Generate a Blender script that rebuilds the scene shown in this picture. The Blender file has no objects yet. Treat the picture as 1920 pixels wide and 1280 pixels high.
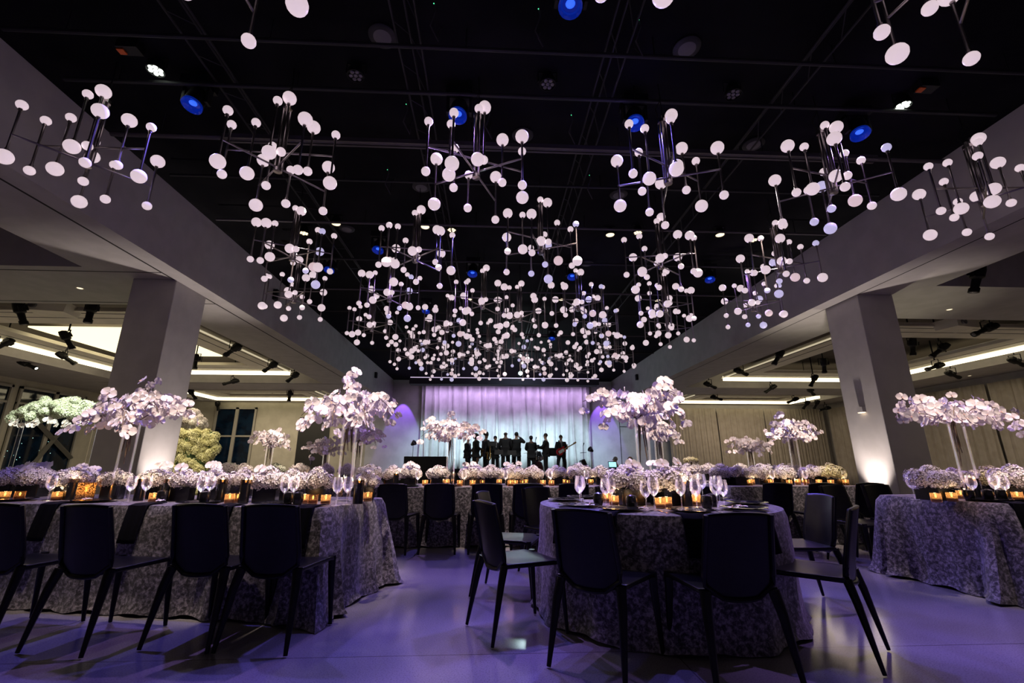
import bpy, math, random
from mathutils import Vector, Matrix, Euler, noise
random.seed(7)
SC = bpy.context.scene
COL = SC.collection
R = math.radians
PI = math.pi

# ------------------------------------------------------------------ camera
FPX, PITCH, YAWT, CAMH = 835.0, math.atan(228 / 835.0), 0.0485, 1.08
cam_d = bpy.data.cameras.new('camera')
cam_d.sensor_width = 36.0
cam_d.lens = FPX / 1920 * 36.0
cam_d.clip_start = 0.05
cam_d.clip_end = 200
cam = bpy.data.objects.new('camera', cam_d)
COL.objects.link(cam)
cam.location = (0, 0, CAMH)
cam.rotation_euler = (PI / 2 + PITCH, 0, -math.atan(YAWT))
SC.camera = cam

# ------------------------------------------------------------------ colour management and world
SC.view_settings.view_transform = 'Standard'
SC.view_settings.look = 'None'
SC.view_settings.gamma = 1.0
SC.view_settings.use_curve_mapping = False
SC.view_settings.exposure = 0.0
SC.cycles.use_denoising = True
SC.cycles.max_bounces = 6
SC.cycles.transparent_max_bounces = 16
SC.cycles.sample_clamp_indirect = 3.0
SC.cycles.caustics_reflective = False
SC.cycles.caustics_refractive = False
world = bpy.data.worlds.new('night')
SC.world = world
world.use_nodes = True
world.node_tree.nodes['Background'].inputs[0].default_value = (0.03, 0.05, 0.12, 1)
world.node_tree.nodes['Background'].inputs[1].default_value = 0.05


# ------------------------------------------------------------------ lights
def look_rot(a, b):
    return (Vector(b) - Vector(a)).to_track_quat('-Z', 'Y').to_euler()


def spot(loc, tgt, col, w, cone=60, blend=0.5, size=0.06, name='rig_spotlight'):
    l = bpy.data.lights.new(name, 'SPOT')
    l.color = col
    l.energy = w
    l.spot_size = R(cone)
    l.spot_blend = blend
    l.shadow_soft_size = size
    o = bpy.data.objects.new(name, l)
    o.location = loc
    o.rotation_euler = look_rot(loc, tgt)
    COL.objects.link(o)
    return o


def area(loc, tgt, col, w, sx, sy, name='rig_area_light'):
    l = bpy.data.lights.new(name, 'AREA')
    l.shape = 'RECTANGLE'
    l.size = sx
    l.size_y = sy
    l.color = col
    l.energy = w
    o = bpy.data.objects.new(name, l)
    o.location = loc
    o.rotation_euler = look_rot(loc, tgt)
    COL.objects.link(o)
    return o


def point(loc, col, w, size=0.02, name='candle_light'):
    l = bpy.data.lights.new(name, 'POINT')
    l.color = col
    l.energy = w
    l.shadow_soft_size = size
    o = bpy.data.objects.new(name, l)
    o.location = loc
    COL.objects.link(o)
    return o


BLUE = (0.20, 0.15, 1.0)
VIOL = (0.50, 0.28, 1.0)
# blue and violet wash from the moving heads over the floor, thrown back towards the near tables
for (x, y), t, c, w in [((-3.5, 4.5), (-3.3, 2.0), BLUE, 220), ((-0.42, 4.5), (-0.6, 1.9), VIOL, 170), ((1.74, 4.52), (0.6, 2.2), BLUE, 210),
                        ((4.6, 4.54), (3.6, 2.2), VIOL, 230), ((0.6, 4.4), (1.7, 1.2), BLUE, 110), ((-1.7, 9.4), (-0.6, 5.0), VIOL, 260),
                        ((2.4, 9.4), (2.9, 5.0), BLUE, 320), ((5.4, 9.0), (4.2, 4.0), VIOL, 130), ((-0.2, 7.3), (-0.3, 4.8), BLUE, 150)]:
    spot((x, y, 5.0), (t[0], t[1], 0), c, w * 2.05, 92, 0.85, 0.05)
# soft white from the rig, further down the hall
for x, y, tx, ty, w in [(-1.4, 6.1, -1.8, 2.6, 80), (3.2, 6.1, 2.4, 2.4, 90), (0.8, 11.0, 0.8, 6.4, 140)]:
    spot((x, y, 5.1), (tx, ty, 0), (1.0, 0.9, 0.88), w, 70, 0.8, 0.06)
# warm white pin spots on the flowers (aimed from the rig)
PINS = [((-3.42, 4.5, 1.6), (-1.6, 2.9), 95), ((-1.28, 4.2, 1.62), (-0.6, 2.4), 120), ((-0.58, 6.8, 1.6), (0.2, 4.6), 110),
        ((1.40, 4.1, 1.6), (1.8, 2.1), 120), ((2.64, 7.0, 1.5), (2.2, 4.8), 110), ((4.7, 6.85, 1.6), (3.8, 4.4), 120),
        ((5.15, 8.7, 1.4), (4.4, 6.0), 120), ((4.62, 4.25, 1.6), (2.9, 2.7), 80), ((-4.0, 8.5, 1.4), (-2.8, 6.2), 110),
        ((-2.05, 7.4, 1.3), (-1.4, 5.2), 90), ((1.3, 3.7, 1.0), (0.7, 1.6), 60), ((-2.2, 4.25, 0.9), (-1.6, 2.0), 60), ((-3.0, 4.4, 0.9), (-1.6, 2.0), 60), ((-1.5, 4.1, 0.9), (-1.6, 2.0), 40), ((-0.9, 7.1, 0.9), (-1.2, 4.0), 80), ((1.4, 7.1, 0.9), (1.2, 4.0), 80), ((-3.8, 8.5, 0.9), (-3.5, 7), 70), ((4.2, 8.8, 0.9), (3.8, 7.0), 110), ((3.4, 7.2, 1.0), (3.0, 5.5), 60),
        ((0.3, 6.6, 0.9), (0.2, 4.2), 90), ((4.6, 6.5, 0.9), (4.3, 4.2), 70), ((4.6, 4.1, 0.9), (4.2, 2.2), 45)]
for t, (lx, ly), w in PINS:
    k = 0.95 if t[2] > 1.2 else 0.5
    lx, ly = t[0] + (lx - t[0]) * k, t[1] + (ly - t[1]) * k
    spot((lx, ly, 5.1), t, (1.0, 0.79, 0.66), w * (9.6 if t[2] > 1.2 else 12.0), 19 if t[2] > 1.2 else 24, 0.8, 0.05, 'pin_spotlight')
# stage
spot((0.9, 13.0, 5.1), (1.0, 20.3, 1.6), (1.0, 0.86, 0.80), 420, 34, 0.7, 0.06, 'added_front_fill')  # added fill from the front, lifts the band's faces
area((0.9, 23.6, 5.0), (0.9, 24.4, 2.6), (0.78, 0.50, 1.0), 95, 8.6, 0.15, 'curtain_top_wash')
for x in (-2.4, -0.2, 2.0, 4.2):
    spot((x * 0.8 + 0.2, 20.2, 4.4), (x, 24.3, 1.3), (0.66, 0.92, 1.0), 900, 62, 0.9, 0.1, 'stage_wash')
for x in (-4.75, 6.15):
    spot((x, 23.85, 5.2), (x, 24.55, 2.6), (0.32, 0.12, 1.0), 330, 44, 0.25, 0.03, 'wall_scallop')
    spot((x * 0.9 + 0.1, 21.0, 4.9), (x, 24.5, 1.5), (0.6, 0.75, 1.0), 130, 50, 0.9, 0.1, 'wall_wash')
spot((6.0, 21.0, 4.6), (7.6, 24.6, 1.6), (0.55, 0.75, 1.0), 200, 60, 0.9, 0.1, 'wall_wash')
point((1.3, 18.3, 4.60), (0.70, 0.95, 1.0), 70, 0.05, 'beam_lamp')
# column uplights
spot((-5.30, 8.15, 0.16), (-5.66, 8.15, 2.6), (1.0, 0.86, 0.80), 340, 66, 0.9, 0.03, 'column_uplight')
spot((6.82, 8.25, 0.16), (7.14, 8.25, 2.6), (1.0, 0.86, 0.80), 340, 66, 0.9, 0.03, 'column_uplight')
spot((8.1, 8.9, 0.15), (7.95, 8.9, 4.0), (1.0, 0.9, 0.66), 150, 70, 0.8, 0.04, 'column_uplight')
# added warm area fills under the coffers, standing in for the strips' light
WARM = (1.0, 0.82, 0.60)
for x, y, sx, sy, w in [(-10.5, 13.8, 4.5, 5.5, 240), (-10.5, 22.2, 5, 2.0, 130), (12.6, 13.8, 5.0, 5.5, 170), (12.8, 22.2, 5, 2.0, 80),
                        (-9.5, 4.5, 3.0, 3.0, 60), (11.5, 4.5, 3.0, 3.0, 60)]:
    area((x, y, 3.95), (x, y, 0), WARM, w, sx, sy, 'added_aisle_fill')


# ------------------------------------------------------------------ materials
def mat(name, col, rough=0.6, metal=0.0, emit=None, es=0.0, spec=0.5, **kw):
    m = bpy.data.materials.new(name)
    m.use_nodes = True
    b = m.node_tree.nodes['Principled BSDF']
    b.inputs['Base Color'].default_value = (*col, 1)
    b.inputs['Roughness'].default_value = rough
    b.inputs['Metallic'].default_value = metal
    b.inputs['Specular IOR Level'].default_value = spec
    if emit:
        b.inputs['Emission Color'].default_value = (*emit, 1)
        b.inputs['Emission Strength'].default_value = es
    if 'sheen' in kw:
        b.inputs['Sheen Weight'].default_value = kw['sheen']
    if 'sss' in kw:
        b.inputs['Subsurface Weight'].default_value = kw['sss']
        b.inputs['Subsurface Scale'].default_value = 0.02
    if not kw.get('sample', True):
        m.cycles.emission_sampling = 'NONE'
    return m


def noise_mix(m, c1, c2, scale=8.0, detail=6.0, lo=0.4, hi=0.6, bump=0.0, stretch=(1, 1, 1), coord='Object'):
    nt = m.node_tree
    b = nt.nodes['Principled BSDF']
    tc = nt.nodes.new('ShaderNodeTexCoord')
    mp = nt.nodes.new('ShaderNodeMapping')
    mp.inputs['Scale'].default_value = stretch
    n = nt.nodes.new('ShaderNodeTexNoise')
    n.inputs['Scale'].default_value = scale
    n.inputs['Detail'].default_value = detail
    r = nt.nodes.new('ShaderNodeValToRGB')
    r.color_ramp.elements[0].position = lo
    r.color_ramp.elements[1].position = hi
    r.color_ramp.elements[0].color = (*c1, 1)
    r.color_ramp.elements[1].color = (*c2, 1)
    nt.links.new(tc.outputs[coord], mp.inputs[0])
    nt.links.new(mp.outputs[0], n.inputs[0])
    nt.links.new(n.outputs[0], r.inputs[0])
    nt.links.new(r.outputs[0], b.inputs['Base Color'])
    if bump:
        bp = nt.nodes.new('ShaderNodeBump')
        bp.inputs['Strength'].default_value = bump
        bp.inputs['Distance'].default_value = 0.01
        nt.links.new(n.outputs[0], bp.inputs['Height'])
        nt.links.new(bp.outputs[0], b.inputs['Normal'])
    return m


M = {}
M['plaster'] = noise_mix(mat('painted_plaster', (0.5, 0.48, 0.46), 0.8), (0.41, 0.385, 0.37), (0.45, 0.425, 0.41), 3)
M['cream'] = noise_mix(mat('cream_paint', (0.6, 0.56, 0.48), 0.7), (0.72, 0.68, 0.56), (0.80, 0.75, 0.63), 2)
M['warm_wall'] = noise_mix(mat('warm_wall_paint', (0.5, 0.47, 0.38), 0.8), (0.46, 0.43, 0.34), (0.53, 0.5, 0.4), 2)
M['white_wall'] = noise_mix(mat('white_wall_paint', (0.6, 0.6, 0.62), 0.75), (0.56, 0.56, 0.58), (0.64, 0.64, 0.66), 2)
M['black_ceiling'] = noise_mix(mat('black_ceiling', (0.004, 0.004, 0.005), 0.9, spec=0.1), (0.003, 0.003, 0.004), (0.007, 0.007, 0.008), 1.5)
M['recess'] = mat('dark_recess', (0.10, 0.085, 0.07), 0.9)
M['black'] = mat('black_metal', (0.005, 0.005, 0.006), 0.5, 0.0, spec=0.3)
M['black_matte'] = mat('black_matte', (0.008, 0.008, 0.009), 0.8)
M['rig'] = mat('rig_steel', (0.006, 0.006, 0.007), 0.6, 0.1)
M['track'] = mat('aluminium_track', (0.07, 0.062, 0.07), 0.45, 0.5)
M['groove'] = mat('shadow_gap', (0.02, 0.018, 0.016), 0.9)
M['chair'] = noise_mix(mat('black_chair_shell', (0.004, 0.004, 0.005), 0.34, spec=0.22), (0.002, 0.002, 0.0025), (0.004, 0.004, 0.005), 30)
M['nickel'] = noise_mix(mat('black_nickel_tube', (0.36, 0.32, 0.32), 0.28, 1.0), (0.28, 0.25, 0.25), (0.42, 0.38, 0.38), 4)
M['globe'] = mat('opal_globe', (0.8, 0.76, 0.78), 0.3, emit=(1.0, 0.80, 0.86), es=0.64, sample=False)
M['globe_lilac'] = mat('opal_globe_lilac', (0.7, 0.68, 0.9), 0.3, emit=(0.72, 0.66, 1.0), es=0.6, sample=False)
M['globe_rose'] = mat('opal_globe_rose', (0.8, 0.7, 0.72), 0.3, emit=(0.95, 0.70, 0.74), es=0.6, sample=False)
M['strip'] = mat('led_strip', (0.8, 0.75, 0.6), 0.5, emit=(1.0, 0.86, 0.55), es=3.2)
M['lit_edge'] = mat('lit_edge_glow', (0.8, 0.75, 0.6), 0.5, emit=(1.0, 0.86, 0.58), es=0.55, sample=False)  # cream frame edge, the light falling on it put in as emission
M['ceiling_glow'] = mat('lit_ceiling_glow', (0.8, 0.75, 0.6), 0.5, emit=(1.0, 0.86, 0.52), es=1.6)  # lit ceiling inside the tray, its brightness put in as emission
M['lamp_white'] = mat('lamp_white', (0.8, 0.8, 0.8), 0.4, emit=(0.9, 1.0, 0.85), es=5, sample=False)
M['lamp_warm'] = mat('lamp_warm', (0.8, 0.7, 0.5), 0.4, emit=(1.0, 0.80, 0.52), es=1.6, sample=False)
M['lamp_cyan'] = mat('lamp_cyan', (0.8, 0.9, 0.9), 0.4, emit=(0.65, 1.0, 1.0), es=6, sample=False)
M['lens_blue'] = mat('lens_blue', (0.0, 0.02, 0.3), 0.15, emit=(0.005, 0.05, 0.8), es=0.18, sample=False)
M['lens_core'] = mat('lens_core', (0.2, 0.3, 0.9), 0.15, emit=(0.03, 0.16, 1.0), es=0.9, sample=False)
M['lens_dim'] = mat('lens_dim', (0.16, 0.15, 0.16), 0.3)
M['speaker_white'] = mat('grey_speaker_cone', (0.10, 0.095, 0.10), 0.6)
M['orange'] = mat('orange_plug', (0.7, 0.12, 0.01), 0.5)
M['petal'] = mat('orchid_petal', (0.83, 0.77, 0.79), 0.55, sss=0.0, sheen=0.2)
M['petal_lip'] = mat('orchid_lip', (0.78, 0.52, 0.44), 0.55)
M['hyd'] = noise_mix(mat('hydrangea_petal', (0.78, 0.72, 0.72), 0.7), (0.80, 0.72, 0.69), (0.90, 0.86, 0.83), 25)
M['hyd_core'] = mat('hydrangea_core_shade', (0.20, 0.17, 0.13), 0.9)  # dark core colour paints the shade between the florets
M['hyd_green_core'] = mat('hydrangea_green_core', (0.14, 0.18, 0.07), 0.9)  # painted shade between florets of the green heads
M['hyd_yellow_core'] = mat('hydrangea_yellow_core', (0.16, 0.14, 0.04), 0.9)  # painted shade between florets of the yellow heads
M['hyd_green'] = noise_mix(mat('hydrangea_green', (0.6, 0.7, 0.45), 0.7), (0.62, 0.68, 0.48), (0.82, 0.86, 0.72), 14)
M['hyd_yellow'] = noise_mix(mat('hydrangea_yellow', (0.66, 0.6, 0.3), 0.7), (0.55, 0.51, 0.24), (0.78, 0.74, 0.45), 14)
M['stem'] = noise_mix(mat('brown_stem', (0.10, 0.07, 0.04), 0.7), (0.05, 0.035, 0.02), (0.16, 0.11, 0.06), 12)
M['leaf'] = mat('dark_leaf', (0.03, 0.06, 0.02), 0.6)
M['plate'] = mat('black_plate', (0.01, 0.01, 0.012), 0.08, spec=0.7)
M['napkin'] = mat('black_napkin', (0.004, 0.004, 0.007), 0.95, spec=0.08)
M['box'] = mat('black_box', (0.008, 0.008, 0.009), 0.25)
M['wax'] = mat('wax', (0.8, 0.66, 0.45), 0.5)
M['flame'] = mat('flame', (1, 0.7, 0.3), 0.5, emit=(1.0, 0.62, 0.22), es=14, sample=False)
M['silver'] = mat('silver', (0.6, 0.6, 0.62), 0.2, 1.0)
M['curtain'] = noise_mix(mat('stage_curtain', (0.70, 0.70, 0.72), 0.85), (0.62, 0.62, 0.64), (0.74, 0.74, 0.76), 2)
M['drape'] = noise_mix(mat('cream_drape', (0.42, 0.37, 0.31), 0.9), (0.40, 0.35, 0.29), (0.45, 0.40, 0.34), 3)
M['suit'] = mat('black_suit', (0.010, 0.011, 0.014), 0.8)
M['shirt'] = mat('white_shirt', (0.7, 0.7, 0.72), 0.7)
M['skin_dark'] = mat('skin_dark', (0.16, 0.08, 0.05), 0.6)
M['skin_tan'] = mat('skin_tan', (0.42, 0.24, 0.16), 0.6)
M['skin_pale'] = mat('skin_pale', (0.60, 0.38, 0.29), 0.6)
M['hair'] = mat('dark_hair', (0.01, 0.008, 0.008), 0.6)
M['hair_brown'] = mat('brown_hair', (0.07, 0.04, 0.025), 0.6)
M['hair_grey'] = mat('grey_hair', (0.3, 0.29, 0.28), 0.6)
M['eye'] = mat('dark_eye', (0.01, 0.01, 0.01), 0.3)
M['brass'] = mat('brass', (0.6, 0.4, 0.12), 0.25, 1.0)
M['guitar_red'] = mat('guitar_red', (0.55, 0.01, 0.015), 0.2)
M['guitar_white'] = mat('pickguard_white', (0.75, 0.75, 0.72), 0.3)
M['maple'] = mat('maple', (0.45, 0.27, 0.12), 0.4)
M['drum'] = mat('drum_shell', (0.05, 0.01, 0.01), 0.3)
M['screen'] = mat('screen', (0.1, 0.3, 0.4), 0.3, emit=(0.35, 0.85, 0.95), es=1.5, sample=False)
M['frame_grey'] = mat('window_frame_paint', (0.42, 0.40, 0.34), 0.6)
M['night'] = noise_mix(mat('night_glass', (0.004, 0.012, 0.03), 0.05), (0.003, 0.008, 0.02), (0.006, 0.02, 0.045), 2)
M['door'] = mat('dark_door', (0.008, 0.008, 0.008), 0.5)


def glass_mat(name, col=(1, 1, 1), tint=0.93, gl=0.10, glow=0.0):
    m = bpy.data.materials.new(name)
    m.use_nodes = True
    nt = m.node_tree
    nt.nodes.clear()
    out = nt.nodes.new('ShaderNodeOutputMaterial')
    tr = nt.nodes.new('ShaderNodeBsdfTransparent')
    tr.inputs[0].default_value = (col[0] * tint, col[1] * tint, col[2] * tint, 1)
    g = nt.nodes.new('ShaderNodeBsdfGlossy')
    g.inputs['Roughness'].default_value = 0.10
    lw = nt.nodes.new('ShaderNodeLayerWeight')
    lw.inputs[0].default_value = gl
    mx = nt.nodes.new('ShaderNodeMixShader')
    nt.links.new(lw.outputs['Fresnel'], mx.inputs[0])
    base = tr
    if glow:
        tl = nt.nodes.new('ShaderNodeBsdfTranslucent')
        tl.inputs[0].default_value = (0.85, 0.62, 0.38, 1)
        base = nt.nodes.new('ShaderNodeMixShader')
        base.inputs[0].default_value = glow
        nt.links.new(tr.outputs[0], base.inputs[1])
        nt.links.new(tl.outputs[0], base.inputs[2])
    blk = nt.nodes.new('ShaderNodeMix')
    blk.data_type = 'RGBA'
    blk.inputs['A'].default_value = (0.02, 0.02, 0.02, 1)
    blk.inputs['B'].default_value = (0.9, 0.9, 0.9, 1)
    nt.links.new(lw.outputs['Fresnel'], blk.inputs[0])
    nt.links.new(blk.outputs['Result'], g.inputs[0])
    ad = nt.nodes.new('ShaderNodeAddShader')
    nt.links.new(base.outputs[0], ad.inputs[0])
    nt.links.new(g.outputs[0], ad.inputs[1])
    nt.links.new(ad.outputs[0], out.inputs[0])
    return m


M['glass'] = glass_mat('clear_glass', tint=0.97, gl=0.50)
M['glass_thick'] = glass_mat('vase_glass', tint=0.97, gl=0.26)
M['smoke'] = glass_mat('smoked_votive_glass', (0.85, 0.66, 0.46), 0.72, gl=0.12, glow=0.16)
M['glass_smoke'] = glass_mat('smoked_glass', (0.55, 0.42, 0.3), 0.5, gl=0.4)


def amber_mat():
    m = bpy.data.materials.new('mercury_glass')
    m.use_nodes = True
    nt = m.node_tree
    nt.nodes.clear()
    out = nt.nodes.new('ShaderNodeOutputMaterial')
    tl = nt.nodes.new('ShaderNodeBsdfTranslucent')
    tl.inputs[0].default_value = (0.80, 0.62, 0.40, 1)
    g = nt.nodes.new('ShaderNodeBsdfGlossy')
    g.inputs[0].default_value = (0.6, 0.42, 0.25, 1)
    g.inputs['Roughness'].default_value = 0.15
    tr = nt.nodes.new('ShaderNodeBsdfTransparent')
    tr.inputs[0].default_value = (0.62, 0.45, 0.28, 1)
    n = nt.nodes.new('ShaderNodeTexVoronoi')
    n.inputs['Scale'].default_value = 90
    tc = nt.nodes.new('ShaderNodeTexCoord')
    nt.links.new(tc.outputs['Object'], n.inputs['Vector'])
    rp = nt.nodes.new('ShaderNodeValToRGB')
    rp.color_ramp.elements[0].position = 0.25
    rp.color_ramp.elements[1].position = 0.6
    nt.links.new(n.outputs['Distance'], rp.inputs[0])
    m1 = nt.nodes.new('ShaderNodeMixShader')
    nt.links.new(rp.outputs[0], m1.inputs[0])
    nt.links.new(tl.outputs[0], m1.inputs[1])
    nt.links.new(tr.outputs[0], m1.inputs[2])
    m2 = nt.nodes.new('ShaderNodeMixShader')
    m2.inputs[0].default_value = 0.25
    nt.links.new(m1.outputs[0], m2.inputs[1])
    nt.links.new(g.outputs[0], m2.inputs[2])
    nt.links.new(m2.outputs[0], out.inputs[0])
    return m


M['amber'] = amber_mat()


def floor_mat():
    m = mat('polished_terrazzo', (0.5, 0.48, 0.5), 0.22)
    nt = m.node_tree
    b = nt.nodes['Principled BSDF']
    tc = nt.nodes.new('ShaderNodeTexCoord')
    n1 = nt.nodes.new('ShaderNodeTexNoise')
    n1.inputs['Scale'].default_value = 0.55
    n1.inputs['Detail'].default_value = 3
    r1 = nt.nodes.new('ShaderNodeValToRGB')
    r1.color_ramp.elements[0].position = 0.35
    r1.color_ramp.elements[1].position = 0.65
    r1.color_ramp.elements[0].color = (0.22, 0.21, 0.23, 1)
    r1.color_ramp.elements[1].color = (0.36, 0.35, 0.37, 1)
    n2 = nt.nodes.new('ShaderNodeTexNoise')
    n2.inputs['Scale'].default_value = 120
    n2.inputs['Detail'].default_value = 2
    r2 = nt.nodes.new('ShaderNodeValToRGB')
    r2.color_ramp.elements[0].position = 0.35
    r2.color_ramp.elements[1].position = 0.5
    r2.color_ramp.elements[0].color = (0.72, 0.70, 0.72, 1)
    r2.color_ramp.elements[1].color = (1, 1, 1, 1)
    mx = nt.nodes.new('ShaderNodeMix')
    mx.data_type = 'RGBA'
    mx.blend_type = 'MULTIPLY'
    mx.inputs[0].default_value = 1.0
    # expansion joints every 4 m
    sp = nt.nodes.new('ShaderNodeSeparateXYZ')
    nt.links.new(tc.outputs['Object'], sp.inputs[0])
    joints = []
    for ax, off in (('X', 2.9), ('Y', 1.0)):
        ad = nt.nodes.new('ShaderNodeMath')
        ad.operation = 'ADD'
        ad.inputs[1].default_value = 100 + off
        md = nt.nodes.new('ShaderNodeMath')
        md.operation = 'MODULO'
        md.inputs[1].default_value = 4.0
        lt = nt.nodes.new('ShaderNodeMath')
        lt.operation = 'LESS_THAN'
        lt.inputs[1].default_value = 0.008
        nt.links.new(sp.outputs[ax], ad.inputs[0])
        nt.links.new(ad.outputs[0], md.inputs[0])
        nt.links.new(md.outputs[0], lt.inputs[0])
        joints.append(lt)
    mxj = nt.nodes.new('ShaderNodeMath')
    mxj.operation = 'MAXIMUM'
    nt.links.new(joints[0].outputs[0], mxj.inputs[0])
    nt.links.new(joints[1].outputs[0], mxj.inputs[1])
    mj = nt.nodes.new('ShaderNodeMix')
    mj.data_type = 'RGBA'
    mj.inputs['B'].default_value = (0.12, 0.11, 0.12, 1)
    nt.links.new(tc.outputs['Object'], n1.inputs[0])
    nt.links.new(tc.outputs['Object'], n2.inputs[0])
    nt.links.new(n1.outputs[0], r1.inputs[0])
    nt.links.new(n2.outputs[0], r2.inputs[0])
    nt.links.new(r1.outputs[0], mx.inputs['A'])
    nt.links.new(r2.outputs[0], mx.inputs['B'])
    nt.links.new(mx.outputs['Result'], mj.inputs['A'])
    nt.links.new(mxj.outputs[0], mj.inputs[0])
    nt.links.new(mj.outputs['Result'], b.inputs['Base Color'])
    rr = nt.nodes.new('ShaderNodeMapRange')
    rr.inputs['To Min'].default_value = 0.10
    rr.inputs['To Max'].default_value = 0.22
    nt.links.new(n1.outputs[0], rr.inputs[0])
    nt.links.new(rr.outputs[0], b.inputs['Roughness'])
    return m


M['floor'] = floor_mat()


def cloth_mat():
    m = mat('crushed_velvet_jacquard', (0.3, 0.28, 0.33), 0.6, sheen=0.25)
    nt = m.node_tree
    b = nt.nodes['Principled BSDF']
    tc = nt.nodes.new('ShaderNodeTexCoord')
    n = nt.nodes.new('ShaderNodeTexNoise')
    n.inputs['Scale'].default_value = 34
    n.inputs['Detail'].default_value = 8
    n.inputs['Roughness'].default_value = 0.72
    n.inputs['Distortion'].default_value = 0.35
    r = nt.nodes.new('ShaderNodeValToRGB')
    e = r.color_ramp.elements
    e[0].position, e[1].position = 0.42, 0.60
    e[0].color, e[1].color = (0.016, 0.014, 0.018, 1), (0.33, 0.30, 0.34, 1)
    e.new(0.51).color = (0.11, 0.10, 0.12, 1)
    nt.links.new(tc.outputs['Object'], n.inputs[0])
    nt.links.new(n.outputs[0], r.inputs[0])
    nt.links.new(r.outputs[0], b.inputs['Base Color'])
    bp = nt.nodes.new('ShaderNodeBump')
    bp.inputs['Strength'].default_value = 0.35
    bp.inputs['Distance'].default_value = 0.01
    nt.links.new(n.outputs[0], bp.inputs['Height'])
    nt.links.new(bp.outputs[0], b.inputs['Normal'])
    return m


M['cloth'] = cloth_mat()


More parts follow.
